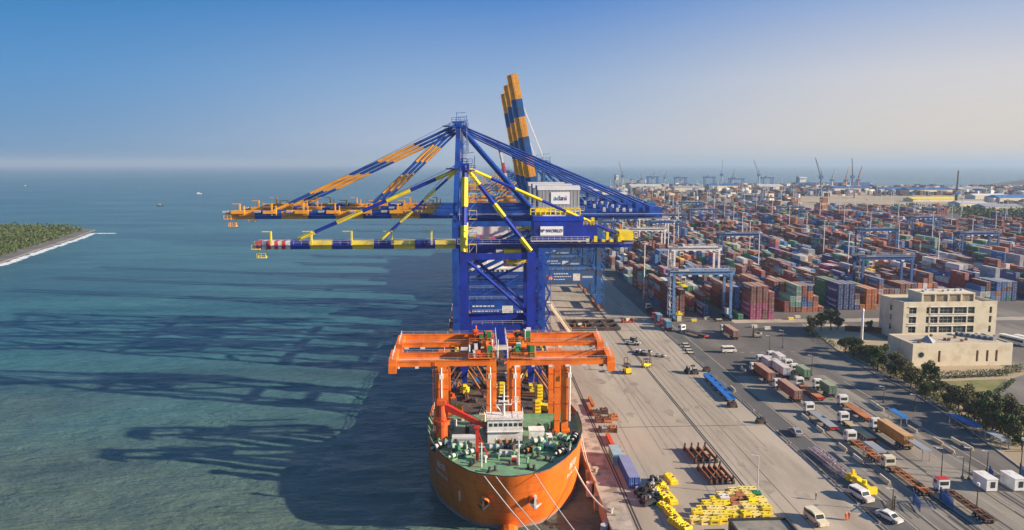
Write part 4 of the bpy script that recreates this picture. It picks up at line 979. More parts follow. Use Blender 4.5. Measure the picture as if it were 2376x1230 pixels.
setc(0, 1, [[MR]*5,[BR,MR,GY,BR,BR],[OR,OR,BR,GY,PG,BR],[],[GY,RR,BR],[MR,BR],[DB,DB,MR]])
setc(0, 6, [[MR]*5,[GY,PG,OR,OR,BR],[TL,WH,OR,WH,GY],[MR,BR,OR,RR],[MR,MR,RR],[MR,MR,GY],[GR,MR,GR,BR]])
setc(1, 0, [[GR],[],[MG,MG,MG,BR,BR,MR],[MG,MG,MG,BR,BR,BR],[BR,MR,MG,RR,BR,BR],[MG,MG,BR,BR,RR],[]])
cells[(1,0,0)] = [idx[GR]]
setc(2, 0, [[RR,RR],[RR,PG,PG],[RR,PG,WH,PG,PG],[OR,BL,DB,RR,RR],[OR,BL,OR,OR,DB],[OR,OR,BR],[RR]])
setc(2, 1, [[DB,DB,DB,DB,BR],[RR,PG,PG,OR,BR],[MR,BR,GY,RR,BR],[GY,MR,BR,BR],[BR,MR,MR],[MR,GR],[MR,BR]])
setc(3, 0, [[DB]*5,[DB]*5+[],[DB]*5,[DB,GY,MR],[OR],[OR,OR,OR,OR],[OR,OR,OR,OR]])
setc(3, 1, [[GR]*5,[GR]*5,[PG,GR,MR,GR],[DB,DB,MR],[MR,MR,BR],[BR,MR,MR],[GR,GR,GR,GR]])
vis = []
def hgt(k_): return len(cells.get(k_, ()))
allc = []
for (b,by,c), st_ in cells.items():
    x, y = pos[(b,by,c)]
    fr = hgt((b,by-1,c)); lf = hgt((b,by,c-1)) if c else 0
    for z, ci in enumerate(st_):
        top = z == len(st_)-1; v = top or fr <= z or lf <= z
        hid = b in (3,4,5) and y < 345 and x > 196 and x < 250
        allc.append((y-(0 if v and not hid else 5000)*-1 if not (v and not hid) else y+ .35*x*0, b, by, c, z, ci, v))
allc.sort(key=lambda t: t[0])
N_IND = 285
for (d_, b, by, c, z, ci, v) in allc[:N_IND]:
    x, y = pos[(b,by,c)]; nm = PAL[ci][0]; ht = hgt((b,by,c))
    tier = 'top' if z == ht-1 and ht > 1 else ('ground' if z == 0 else ordn[z])
    lb = '%s container, %s tier, %s column, %s row back, %s block from left' % (nm, tier, ordn[c], ordn[by], ordn[b])
    container((x, y+CL/2, 4.03+z*2.61), nm, lb, 'containers stacked in the yard')
# the rest of the stacks: thousands, one mass
mv, mf, mi_ = [], [], []
def addq(p, m_): k_ = len(mv); mv.extend(p); mf.append((k_,k_+1,k_+2,k_+3)); mi_.append(m_)
rest = allc[N_IND:]
random.seed(4)
for (d_, b, by, c, z, ci, v) in rest:
    if not v: continue
    x, y = pos[(b,by,c)]; z0 = 4.03+z*2.61; x_, X_ = x-1.2, x+1.2; y_, Y_ = y, y+12.15; z1 = z0+2.58
    two = random.random() < .3
    rngs = [(y_, y_+6.0), (y_+6.15, Y_)] if two else [(y_, Y_)]
    for (ya, yb) in rngs:
        addq([(x_,yb,z0),(x_,ya,z0),(x_,ya,z1),(x_,yb,z1)], ci); addq([(X_,ya,z0),(X_,yb,z0),(X_,yb,z1),(X_,ya,z1)], ci)
        addq([(x_,ya,z0),(X_,ya,z0),(X_,ya,z1),(x_,ya,z1)], ci); addq([(X_,yb,z0),(x_,yb,z0),(x_,yb,z1),(X_,yb,z1)], ci)
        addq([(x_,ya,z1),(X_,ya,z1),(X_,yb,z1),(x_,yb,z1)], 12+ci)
    if random.random() < .6: zc = z0+1.5; L0 = y+2; addq([(x_-.03,L0+random.uniform(3,7),zc),(x_-.03,L0,zc),(x_-.03,L0,zc+.7),(x_-.03,L0+5,zc+.7)], 24)
    if y < 650:
        for dx in (-.75, .75, -.25, .25): addq([(x+dx-.05,y-.04,z0+.2),(x+dx+.05,y-.04,z0+.2),(x+dx+.05,y-.04,z0+2.4),(x+dx-.05,y-.04,z0+2.4)], 24)  # door bars; brightness of the sunlit front ends put into their pale colour
me = D.meshes.new('distant_containers'); me.from_pydata(mv, [], mf)
for p in PAL: me.materials.append(mat('paint_'+p[0].replace(' ','_'), p[1], rough=.6, var=.25, scale=.4))
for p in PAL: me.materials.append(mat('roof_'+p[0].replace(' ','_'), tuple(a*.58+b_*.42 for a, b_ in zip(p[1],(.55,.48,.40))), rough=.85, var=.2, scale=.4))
me.materials.append(M['light_grey'])
me.polygons.foreach_set('material_index', mi_); me.update()
o = D.objects.new('distant_containers', me); col.objects.link(o); tag(o, 'mass of stacked shipping containers filling the yard behind the nearest stacks', 'containers', kind='stuff')

# ---------------------------------------------------------------- rubber-tyred gantries
def rtg(name, label, loc, c1, c2, w_=26.5, h=22.5, d=9):
    r = thing(name, label, 'yard crane', loc, 0, 'yard gantry cranes')
    mm = [M[c1], M[c2], M['white'], M['dark'], M['yellow']]
    for x in (0, w_):
        for y in (0, d):
            q = MB(); q.beam((x,y,1.6),(x,y,h-1.2),1.15,.9,0); q.build('leg', mm, r)
            q = MB()
            for i in (-1,1): q.tube((x-.3,y+i*.95,.8),(x+.3,y+i*.95,.8),.8,0,12)
            q.build('wheel_set', [M['rubber']], r)
        q = MB(); q.bx(x-.6,x+.6,-1.6,d+1.6,1.5,2.5,0); q.bx(x-.5,x+.5,0,d,h-3.2,h-2.2,0); q.build('sill_beam', mm, r)
        q = MB()
        for i in range(6): q.beam((x-1.3,(0 if i%2 else 2.6),2+i*3.2),(x-1.3,(2.6 if i%2 else 0),5.2+i*3.2),.5,.12,2); q.bx(x-1.9,x-.7,-.4,3,5.1+i*3.2,5.2+i*3.2,1)
        for yy in (-.4,3): q.beam((x-1.9,yy,2),(x-1.9,yy,h),.12,.12,1)
        if x == 0: q.build('stairs', mm, r)
    for y in (1.2, d-1.2):
        q = MB(); q.bx(-1.8,w_+1.8,y-.7,y+.7,h-1.2,h+.5,0); q.build('girder', mm, r)
    q = MB()
    for y in (.2, d-.2): q.bx(-1.8,w_+1.8,y-.4,y+.4,h+.5,h+.6,1); q.rail((-1.8,y-.3,h+.6),(w_+1.8,y-.3,h+.6),1.1,1,1.8,.1)
    for x in (-1.8, w_+1.8): q.rail((x,0,h+.6),(x,d,h+.6),1.1,1,1.8,.1)
    q.build('walkway', mm, r)
    tx = w_*.18
    q = MB(); q.bx(tx-2.4,tx+2.4,.8,d-.8,h+.6,h+1.1,1); q.bx(tx-1.6,tx+.4,2,4.4,h+1.1,h+2.6,3); q.tube((tx-1,5,h+2),(tx+1.6,5,h+2),.6,1,12); q.bx(tx+.6,tx+1.8,1.4,3,h+1.1,h+2.2,0); to = q.build('trolley', mm, r)
    q = MB(); q.bx(tx-1.2,tx+.8,.6,2.6,h-4.2,h-1.9,2); q.bx(tx-1,tx+.6,.5,.6,h-3.9,h-2.6,3); q.build('operator_cab', mm, to)
    q = MB()
    for dx, dy in ((-1,3),(1,3),(-1,6),(1,6)): q.tube((tx+dx,dy,h+.6),(tx+dx,dy,h-6),.06,3,4)
    q.bx(tx-1.2,tx+1.2,-1.4,10.4,h-6.5,h-6,4); q.build('spreader', mm, to)
    q = MB(); q.bx(w_-.6,w_+.7,2.6,6,2.5,5,2); q.bx(w_-.5,w_+.6,6.3,7.6,2.5,4.2,3); q.build('power_pack', mm, r)
    q = MB()
    for i in range(4): q.bx(w_*.25+i*w_*.18, w_*.25+i*w_*.18+1.6, -.9+1.2,-.5+1.2, h-1.9, h-1.25, 2)
    q.build('floodlights', mm, r)
    return r
pos_r = lambda px, py: G(px, py)
X, Y = G(1562, 745)
r1 = rtg('yard_gantry_crane', 'light blue yard gantry crane nearest the camera, over the first container block', (X, Y, 4.03), 'pale_blue', 'light_grey')
r2 = rtg('yard_gantry_crane', 'white yard gantry crane just behind the near light blue one', (89.5+25, 408, 4.03), 'white', 'light_grey')
dup(r2, (89.5+25, 530, 4.03), 0, 'second white yard gantry crane, directly behind the nearer white one')
r3 = rtg('yard_gantry_crane', 'blue yard gantry crane over the fourth block, right of the white ones', (89.5+28.6*3-4, 490, 4.03), 'quay_blue', 'grey')
blue_pos = [(3,395,'mid blue yard gantry crane standing just behind the beige office building roof'),(4,352,'dark blue yard gantry crane beside the orange containers left of the office building'),(7,520,'blue yard gantry crane in the middle of the yard, near its centre line'),(9,490,'dark blue yard gantry crane right of the office building near the photo edge'),(11,640,'small blue yard gantry crane far right over the ninth block'),(0,600,'blue yard gantry crane far back on the first block'),(1,640,'blue yard gantry crane far back on the second block'),(3,680,'blue yard gantry crane far back on the fourth block'),(5,760,'blue yard gantry crane far back on the sixth block'),(2,820,'very distant blue yard gantry crane on the third block'),(9,800,'very distant blue yard gantry crane on the tenth block'),(0,760,'very distant blue yard gantry crane on the first block'),(6,900,'very distant blue yard gantry crane on the seventh block')]
blue_pos[0] = (4,363,blue_pos[0][2]); blue_pos[1] = (2,600,'blue yard gantry crane left of the office building, far behind the dark blue stacks')
for b, y, lb in blue_pos: dup(r3, (89.5+28.6*b-1, y, 4.03), 0, lb)
dup(r2, (89.5+28.6*2, 640, 4.03), 0, 'white yard gantry crane far back over the third block')
# ---------------------------------------------------------------- light masts
def mast(h=30):
    q = MB(); q.tube((0,0,0),(0,0,h),.36,0,8,.24); k_ = q.mesh('pole',[M['white']])
    q = MB(); q.tube((0,0,h-.5),(0,0,h),1.2,0,10)
    for i in range(8): a = i*math.pi/4; q.box(1.4*math.cos(a),1.4*math.sin(a),h-.4,.6,.6,.5)
    return k_, q.mesh('lamp_ring',[M['light_grey']])
mk = mast(); random.seed(6); mi = 0
for j, y in enumerate((372,430,520,610,710,820,940,1060,1200,1400,1600,1850)):
    for b in range(0, 26, 2):
        x = 88+28.6*(b+(j%2))
        if x > .78*y+30 or x < 80 or (y < 400 and b not in (0,8)): continue
        xx = x+random.uniform(-.5,.5); mi += 1
        o = thing('light_mast', 'tall white floodlight mast, %s row of masts back, %s from the left' % (ordn[min(j,13)], ordn[min(13, b//2)]), 'light mast', (xx, y, 4), 0, 'tall white floodlight masts in the yard')
        for nm, m_ in zip(('pole','lamp_ring'), mk): p = D.objects.new(nm, m_); col.objects.link(p); p.parent = o
# ---------------------------------------------------------------- office building and hall
def building():
    x0,x1,y0,y1 = 171.5, 210.5, 275, 292; z0, z1 = 4.05, 20.4
    r = thing('office_building', 'four-storey beige office building with ribbon windows beside the container yard', 'building', (x0,y0,z0))
    def L(q): q.v = [(a-x0,b-y0,c-z0) for a,b,c in q.v]; return q
    W = [(173.8,176.9),(181.0,182.3),(182.8,185.9),(186.6,192.0),(192.6,197.9),(198.4,201.2),(207.4,208.5)]
    rows = [(7.7,10.4),(11.7,14.4),(15.6,18.2)]
    q = MB(); xs = [x0]+[v for w_ in W for v in w_]+[x1]
    for i in range(0, len(xs), 2): q.bx(xs[i],xs[i+1],y0,y0+.6,z0,z1)
    for a,b in W:
        zz = [z0]+[v for w_ in rows for v in w_]+[z1]
        for i in range(0,len(zz),2): q.bx(a,b,y0,y0+.6,zz[i],zz[i+1])
    q.bx(x0,x0+.5,y0+.6,y1,z0,z1); q.bx(x1-.5,x1,y0+.6,y1,z0,z1); q.bx(x0+.5,x1-.5,y1-.5,y1,z0,z1)
    wl = L(q).build('wall', [M['cream']], r)
    q = MB(); q.bx(x0+.5,x1-.5,y0+.6,y1-.5,z1-1.2,z1-.9); L(q).build('roof', [M['roof_dust']], r)
    for a,b in W:
        for c,d in rows:
            q = MB(); q.bx(a,b,y0+.35,y0+.4,c,d,0)
            n_ = max(1,int((b-a)/1.5))
            for i in range(1,n_): xx = a+(b-a)*i/n_; q.bx(xx-.05,xx+.05,y0+.28,y0+.35,c,d,1)
            q.bx(a,b,y0+.28,y0+.35,(c+d)/2-.05,(c+d)/2+.05,1)
            wo = L(q).build('window', [M['glass'], M['grey']], r)
            if b-a > 3:
                q = MB(); q.bx(a-.3,b+.3,y0-.25,y0,c-.28,c-.05); L(q).build('sill', [M['white']], wo); q = MB(); q.bx(a-.3,b+.3,y0-.25,y0,d+.05,d+.28); L(q).build('lintel', [M['white']], wo)
    for z in (7.5,11.5,15.4):
        q = MB(); q.bx(x0-.05,x0+.02,y0+8,y0+9.4,z,z+2.2); L(q).build('window', [M['glass']], r)
    # roof storey
    q = MB(); a,b,c,d = 179.9,201.6,276.2,286
    q.bx(a,b,c+.8,d,z1-.9,z1+2.9); q.bx(a-.3,b+.3,c,d+.3,z1+2.9,z1+3.4)
    for i in range(5): xx = a+(b-a)*i/4; q.bx(xx-.28,xx+.28,c+.1,c+.8,z1-.9,z1+2.9)
    L(q).build('roof_storey', [M['cream']], r)
    q = MB()
    for i in range(4):
        u = a+(b-a)*i/4+.5; v = a+(b-a)*(i+1)/4-.5; q.bx(u,v,c+.65,c+.79,z1-.2,z1+2.5,0)
        for k_ in range(9): xx = u+(v-u)*(k_+.5)/9; q.bx(xx-.07,xx+.07,c+.5,c+.65,z1-.2,z1+2.5,1)
    L(q).build('louvre', [M['rust'], M['cream']], r)
    q = MB(); random.seed(1)
    for i in range(7): xx = a+2+i*2.9; u_ = c+2+random.random()*4; q.bx(xx,xx+1.1,u_,u_+1.3,z1+3.4,z1+4.1)
    L(q).build('roof_unit', [M['light_grey']], r)
    # hall in front
    X0,X1,Y0,Y1,Z1 = 154.2, 191, 240.5, 256, 12.2
    h = thing('low_hall', 'low beige hall with a round window and tall slots in front of the office building', 'building', (X0,Y0,z0))
    def H(q): q.v = [(u-X0,v-Y0,s-z0) for u,v,s in q.v]; return q
    q = MB(); sl = [(163.6,164.5),(177.6,178.5),(181.3,182.2),(184.7,185.6)]; xs = [X0]+[v for w_ in sl for v in w_]+[X1]
    for i in range(0,len(xs),2): q.bx(xs[i],xs[i+1],Y0,Y0+.6,z0,Z1)
    for u,v in sl: q.bx(u,v,Y0,Y0+.6,z0,z0+1.5); q.bx(u,v,Y0,Y0+.6,z0+5.6,Z1)
    q.bx(X0,X0+.5,Y0+.6,Y1,z0,Z1); q.bx(X1-.5,X1,Y0+.6,Y1,z0,Z1); q.bx(X0+.5,X1-.5,Y1-.5,Y1,z0,Z1)
    H(q).build('wall', [M['cream']], h)
    q = MB(); q.bx(X0+.5,X1-.5,Y0+.6,Y1-.5,Z1-.6,Z1-.35); H(q).build('roof', [M['roof_dust']], h)
    for u,v in sl: q = MB(); q.bx(u,v,Y0+.4,Y0+.5,z0+1.5,z0+5.6); H(q).build('slot_window', [M['rust']], h)
    q = MB(); q.tube((157.4,Y0-.05,z0+4.2),(157.4,Y0+.1,z0+4.2),1.15,0,20); q.tube((157.4,Y0-.09,z0+4.2),(157.4,Y0-.06,z0+4.2),.9,1,20); H(q).build('round_window', [M['grey'], M['glass']], h)
    q = MB(); q.tube((162.5,245.5,Z1-.35),(162.5,245.5,Z1+2.0),3.4,0,4,.1); H(q).build('skylight', [M['grey']], h)
    q = MB(); random.seed(2)
    for i in range(13): q = MB(); q.box(random.uniform(157,188),random.uniform(243,254),Z1,.7,.7,.9,0); H(q).build('roof_vent', [M['rust'], M['grey']], h)
    for i in range(7): q = MB(); q.box(180+i*1.3,254-i*1.3,Z1+.3,1.25,1.8,1.2,1); H(q).build('air_conditioner', [M['rust'], M['grey']], h)
dm('roof_dust', (.50,.41,.30), rough=.9, var=.12, scale=.2)
building()
q = MB(); x, y = G(1999, 790); q.tube((x,y,4),(x,y,16.5),.55,0,10,.4); q.tube((x,y,16.5),(x,y,17.3),.6,0,10,.2); tag(q.build('white_pillar', [M['white']]), 'tall white pillar standing left of the beige office building', 'pillar')
q = MB(); q.beam((*G(1960,768),5.2),(*G(2050,774),5.2),.4,2.4); tag(q.build('garden_wall', [M['rust']]), 'low dark wall left of the beige office building', 'wall')
# ---------------------------------------------------------------- vehicles
def wheels(r, pts, rad=.5, w_=.3, child='wheel'):
    q = MB(); q.tube((-w_/2,0,0),(w_/2,0,0),rad,0,12); q.tube((-w_/2-.02,0,0),(w_/2+.02,0,0),rad*.5,1,8); me = q.mesh('wheel',[M['rubber'],M['light_grey']])
    for p in pts: o = D.objects.new(child, me); col.objects.link(o); o.parent = r; o.location = p
def truck(px, py, label, bed='grey', kind='flat', cabc='white', rz=0, L_=12.6, roof=None, head=1, group='trucks in the lanes of the truck park', at=None):
    X, Y = at or G(px, py)
    r = thing('truck', label, 'truck', (X, Y, 4.04), rz, group)     # rear end at the origin, cab towards +y
    q = MB(); yc = L_+2.6
    q.prof([(yc-1.1,.7),(yc+1.05,.7),(yc+1.15,1.6),(yc+.8,2.95),(yc-1.1,3.0)],-1.22,1.22,0); q.bx(-1.15,1.15,yc-1.1,yc+.6,3.0,3.12,1)
    q.bx(-1.24,1.24,yc-1.13,yc-1.1,1.4,2.2,0)
    cb = q.build('cab', [M[cabc], M[roof or cabc]], r)
    q = MB(); q.bx(-.95,.95,yc-1.16,yc-1.12,1.75,2.6); q.hexa([(-1.05,yc+1.14,1.7),(1.05,yc+1.14,1.7),(1.05,yc+1.18,1.7),(-1.05,yc+1.18,1.7),(-1.05,yc+.84,2.8),(1.05,yc+.84,2.8),(1.05,yc+.89,2.8),(-1.05,yc+.89,2.8)]); q.bx(-1.25,-1.22,yc-.3,yc+.8,1.8,2.6); q.bx(1.22,1.25,yc-.3,yc+.8,1.8,2.6); q.build('window', [M['glass']], cb)
    q = MB()
    for s_ in (-1,1): q.bx(s_*.45-.09,s_*.45+.09,.2,yc,.75,1.05,0)
    q.bx(-1.1,1.1,yc-2.6,yc-1.4,.8,1.15,0); q.bx(-.9,.9,3.8,4.1,.5,1.0,0)
    q.build('chassis', [M['black_steel']], r)
    if kind == 'flat':
        q = MB(); q.bx(-1.22,1.22,0,L_,1.1,1.35,0); q.bx(-1.26,1.26,0,.12,.85,1.4,1); q.build('flatbed', [M[bed], M['red']], r)
    elif kind == 'skel':
        q = MB()
        for s_ in (-1,1): q.bx(s_*.95-.1,s_*.95+.1,0,L_,1.12,1.36,0); q.bx(s_*.4-.07,s_*.4+.07,0,L_,1.12,1.3,0)
        for i in range(7): q.bx(-1.2,1.2,i*L_/6.2,i*L_/6.2+.28,1.3,1.42,0)
        q.build('trailer_frame', [M[bed]], r)
    wheels(r, [(s_*1.0,y_,.52) for s_ in (-1,1) for y_ in (1.2,2.4,3.6,yc-2.4,yc+.2)], .52, .34)
    return r, (X, Y)
def loaded(px, py, label, cname, clabel, L_=12, rgb=None, cabc='white', rz=0):
    r, (X, Y) = truck(px, py, label, kind='skel', bed='black_steel', cabc=cabc, rz=rz, L_=12.6 if L_ == 12 else 7.6)
    ll = CL if L_ == 12 else 6.06
    dx, dy = -math.sin(rz)*(ll/2+.1), math.cos(rz)*(ll/2+.1)
    container((X+dx, Y+dy, 4.04+1.43), cname, clabel, 'containers carried on trucks', rz, L_, 0, rgb)
random.seed(12)
loaded(1852, 937, 'white-cabbed truck carrying the long brown container nearest the camera', 'brown', 'long dusty brown container on the nearest loaded truck in the left lane', rgb=(.34,.13,.09))
loaded(1790, 893, 'truck carrying the brown container at the left end of the lanes', 'brown', 'long red-brown container on the leftmost loaded truck', rgb=(.36,.13,.07))
loaded(1826, 881, 'truck carrying a white container between the brown and green ones', 'white', 'white container on a truck between the brown and green ones', rgb=(.62,.60,.60))
loaded(1873, 885, 'truck carrying the green container farther from the camera', 'green', 'cream-roofed green container on the farther green-loaded truck', L_=6, rgb=(.13,.28,.15))
loaded(1932, 925, 'truck carrying the green container nearer the camera', 'green', 'cream-roofed green container on the nearer green-loaded truck', L_=6, rgb=(.16,.30,.16))
loaded(2108, 1048, 'truck carrying the orange-yellow container at the right', 'orange', 'orange-yellow container on the truck at the right of the lanes', rgb=(.58,.27,.06))
loaded(1790, 862, 'white truck with a white load at the far end of the lanes, left one', 'white', 'white box load on the far left truck of the lanes', L_=6, rgb=(.66,.63,.62))
loaded(1815, 852, 'white truck with a white load at the far end of the lanes, right one', 'white', 'white box load on the farthest truck of the lanes', L_=6, rgb=(.66,.63,.62))
truck(1936, 1003, 'white-cabbed truck with an empty grey flatbed, leftmost flatbed in the lanes', 'grey')
truck(2025, 1030, 'white-cabbed truck with an empty tan flatbed in the middle lanes', 'tan')
truck(2018, 982, 'white-cabbed truck with an empty rusty orange flatbed at the right of the lanes', 'rust_orange')
truck(1905, 933, 'white-cabbed truck with a narrow rusty bed between brown and green loads', 'rust_orange')
truck(2042, 1078, 'white-cabbed truck with an empty orange skeletal trailer ahead of the cream one', 'rust_orange', 'skel', L_=11.5)
truck(2155, 1157, 'cream-cabbed truck with a long empty skeletal trailer in the middle', 'rust_orange', 'skel', cabc='cream', L_=13)
truck(2300, 1222, 'red-roofed white-cabbed truck with a dark skeletal trailer, nearest the camera', 'rust', 'skel', roof='red', L_=13)
truck(1850, 868, 'white truck cab without a load behind the green container', 'black_steel', 'skel', L_=5)
def fork(px, py, label, c='yellow', rz=0, s=1.0):
    X, Y = G(px, py); r = thing('forklift', label, 'forklift', (X,Y,4.04), rz, 'forklifts on the quay'); r.scale = (s,s,s)
    q = MB(); q.prof([(-1.5,.45),(1.2,.45),(1.2,1.2),(-.4,1.3),(-1.0,1.65),(-1.5,1.5)],-.75,.75,0); q.build('body',[M[c]],r)
    q = MB()
    for x in (-.65,.65):
        for y in (-.9,.9): q.beam((x,y,1.2),(x,y*.8,2.6),.09)
    q.bx(-.75,.75,-.9,.8,2.6,2.7,0); q.build('overhead_guard',[M['black_steel']],r)
    q = MB(); q.bx(-.3,.3,-.4,.1,1.3,1.9); q.build('seat',[M['dark']],r)
    q = MB()
    for x in (-.45,.45): q.bx(x-.08,x+.08,1.3,1.5,.2,4.0,0); q.bx(x-.08,x+.08,1.5,2.8,.2,.28,0)
    for z in (1.2,2.4,3.9): q.bx(-.5,.5,1.32,1.48,z,z+.15,0)
    q.build('fork_mast',[M['rust']],r); wheels(r, [(x,y,.42) for x in (-.7,.7) for y in (-1.0,1.0)], .42, .3)
fork(1455, 866, 'yellow forklift with raised mast on the open quay, left one', rz=.1, s=1.25); fork(1500, 852, 'yellow forklift on the quay joint, right of the other one', rz=-1.2, s=1.1); fork(1757, 783, 'small cream forklift alone on the wide road', 'cream', rz=1.4, s=1.2)
def car(px, py, label, kind='sedan', c='white', rz=0, cat='car', name='car', s=1.0, group=None):
    X, Y = G(px, py); r = thing(name, label, cat, (X,Y,4.04), rz, group); r.scale = (s,s,s)
    if kind == 'sedan': P = [(-2.2,.35),(2.2,.35),(2.25,.8),(1.3,.95),(.55,1.45),(-1.1,1.48),(-1.9,1.02),(-2.25,.95)]; win = [(-1.05,1.38),(.5,1.38),(1.15,1.0),(-1.7,1.0)]
    elif kind == 'suv': P = [(-2.2,.4),(2.2,.4),(2.25,1.0),(1.2,1.1),(.8,1.85),(-2.1,1.88),(-2.25,1.0)]; win = [(-2.0,1.75),(.7,1.75),(1.05,1.2),(-2.05,1.2)]
    else: P = [(-2.5,.4),(2.4,.4),(2.5,1.0),(2.1,1.25),(1.5,2.2),(-2.4,2.25),(-2.5,1.0)]; win = [(-2.3,2.0),(1.45,2.0),(1.9,1.35),(-2.3,1.35)]
    q = MB(); q.prof(P,-.86,.86,0); top = max(p[1] for p in P); q.bx(-.74,.74,-1.0,.3,top,top+.04,0); bd = q.build('body',[M[c]],r)
    q = MB(); q.prof(win,-.885,.885,0)
    yb = min(p[0] for p in P); yf = win[1][0]; q.hexa([(-.7,win[2][0]+.12,win[2][1]),(.7,win[2][0]+.12,win[2][1]),(.7,win[2][0]+.2,win[2][1]),(-.7,win[2][0]+.2,win[2][1]),(-.65,yf+.14,win[1][1]),(.65,yf+.14,win[1][1]),(.65,yf+.22,win[1][1]),(-.65,yf+.22,win[1][1])])
    q.bx(-.62,.62,yb-.02,yb+.25,win[2][1],win[0][1]-.1) if kind != 'sedan' else q.hexa([(-.62,-1.86,1.06),(.62,-1.86,1.06),(.62,-1.75,1.06),(-.62,-1.75,1.06),(-.6,-1.2,1.44),(.6,-1.2,1.44),(.6,-1.1,1.44),(-.6,-1.1,1.44)])
    q.build('window',[M['glass']],bd)
    for x in (-.6,.6):
        q = MB(); q.box(x,2.2,.72,.32,.14,.16); q.build('headlight',[M['light_grey']],bd); q = MB(); q.box(x,yb+.04,.8,.22,.14,.2); q.build('tail_light',[M['red']],bd)
    wheels(r, [(x,y,.34) for x in (-.8,.8) for y in (-1.4,1.4)], .34, .24)
car(2063, 1206, 'white saloon car on the lanes near the bottom right', 'sedan', rz=math.radians(205), s=1.1); car(1998, 1158, 'white jeep with a long roof beside the yellow lifting beam', 'suv', rz=math.radians(195), s=1.2)
car(1893, 1212, 'dusty white jeep on the quay near the bottom edge', 'suv', 'cream', math.radians(190), s=1.2); car(1846, 1008, 'dark grey pickup-like car on the road beside the kerb', 'sedan', 'grey', 0, s=1.15)
car(1691, 818, 'white minibus crossing the wide road', 'van', rz=math.radians(-88), cat='van', name='van', s=1.15)
for px, py, lb in ((2350,798,'white bus parked behind the low hall, left one'),(2385,800,'white bus parked behind the low hall, at the photo edge')):
    X, Y = G(px, py); r = thing('bus', lb, 'bus', (X,Y,4.04), .25, 'parked white buses'); q = MB(); q.prof([(-5.5,.4),(5.5,.4),(5.6,1.6),(5.3,3.1),(-5.5,3.2)],-1.25,1.25,0); bd = q.build('body',[M['white']],r); q = MB(); q.bx(-1.28,1.28,-5,4.8,1.6,2.5); q.build('window',[M['glass']],bd); wheels(r,[(x,y,.5) for x in (-1.1,1.1) for y in (-3.6,3.6)],.5,.3)
# quay trucks near the yard crane
t_, p_ = truck(1553, 768, 'red quay truck carrying a blue container, nearer of the red pair', 'red', 'flat', cabc='red', L_=8, group='red quay trucks'); container((p_[0],p_[1]+3.6,5.42),'blue','sky blue container on the nearer red quay truck','containers carried on trucks',0,6,0,(.04,.28,.45))
t_, p_ = truck(1532, 752, 'red quay truck carrying a blue container, farther of the red pair', 'red', 'flat', cabc='red', L_=8, group='red quay trucks'); container((p_[0],p_[1]+3.6,5.42),'blue','sky blue container on the farther red quay truck','containers carried on trucks',0,6,0,(.04,.25,.42))
truck(1517, 730, 'empty dark quay truck with a white cab ahead of the red pair', 'black_steel', 'skel', L_=9, group='red quay trucks')
truck(1640, 786, 'long low dark trailer truck with a white cab standing on the wide road', 'black_steel', 'flat', L_=12, rz=math.radians(28))
t_, p_ = truck(1708, 790, 'truck loaded with a brown container driving on the wide road', 'black_steel', 'skel', L_=12.6); container((p_[0],p_[1]+6.2,5.47),'brown','brown container on the lone truck driving on the wide road','containers carried on trucks',0,12,0,(.36,.17,.12))
# ---------------------------------------------------------------- lane furniture
def booth(px, py, label):
    X, Y = G(px, py); r = thing('gate_booth', label, 'booth', (X,Y,4.04), 0, 'white gate booths'); q = MB(); q.bx(-1.25,1.25,0,4.4,.3,2.9,0); q.bx(-1.35,1.35,-.12,4.52,2.9,3.03,0); q.bx(-1.1,1.1,.2,4.2,0,.3,1); w_ = q.build('wall',[M['white'],M['grey']],r); q = MB(); q.bx(-.3,.7,-.05,0,1.0,2.4); q.build('window',[M['glass']],w_)
booth(2301, 1143, 'white gate booth with a dark window, left of the two'); booth(2366, 1142, 'white gate booth at the right edge of the photo')
def barrier(px, py, label, rz=0, c='cream', L_=4):
    X, Y = G(px, py); q = MB(); q.prof([(-L_/2,0),(L_/2,0),(L_/2,.95),(-L_/2,.95)],-.14,.14); q.bx(-.35,.35,-L_/2,L_/2,0,.25); o = q.build('barrier',[M[c]]); o.location = (X,Y,4.03); o.rotation_euler = (0,0,rz); tag(o, label, 'barrier', 'concrete barriers between the lanes')
for i, (px, py) in enumerate([(1868,972),(1903,1000),(1955,1042),(1990,1068),(2053,1117),(2176,1028),(2202,1047),(2219,1028),(2245,1040),(2117,1000),(2127,983),(2028,940),(2042,950),(1990,958),(1725,860),(1700,905)]):
    barrier(px, py, 'low pale concrete barrier %s' % ['left of the grey flatbed cab','beside the middle of the grey flatbed','beside the front of the orange skeletal trailer','beside the end of the orange skeletal trailer','beside the cream-cabbed truck','right of the orange-yellow container, left one of a pair','right of the orange-yellow container, right one of a pair','in the right lanes, upper left of the far pair','in the right lanes, lower right of the far pair','at the foot of the blue canopy','just behind the blue canopy','in the far right lane before the blue canopy','closer to the blue canopy in the far right lane','between the rusty orange flatbed and the grey one','at the far left end of the lanes','beside the kerb near the leftmost loaded truck'][i])
def canopy(px, py, c, label, L_=9, w_=3.2, h=3.2, rz=0):
    X, Y = G(px, py); r = thing('canopy', label, 'shelter', (X,Y,4.04), rz, 'lane shelters'); q = MB(); q.bx(-w_/2,w_/2,0,L_,h,h+.22); q.bx(-w_/2-.05,w_/2+.05,-.1,.05,h-.3,h+.25); q.build('canopy_roof',[M[c]],r)
    for x in (-w_/2+.2,w_/2-.2):
        for y in (.3,L_-.3): q = MB(); q.bx(x-.08,x+.08,y-.08,y+.08,0,h); q.build('post',[M['grey']],r)
canopy(2098, 990, 'sheet_blue', 'blue flat canopy over the far right lane, beside the orange-yellow container', 6.5, 2.0, 2.6); canopy(2268, 1010, 'sheet_blue', 'long dark blue shelter roof by the hedge', 9, 2.4, 2.4, .12)
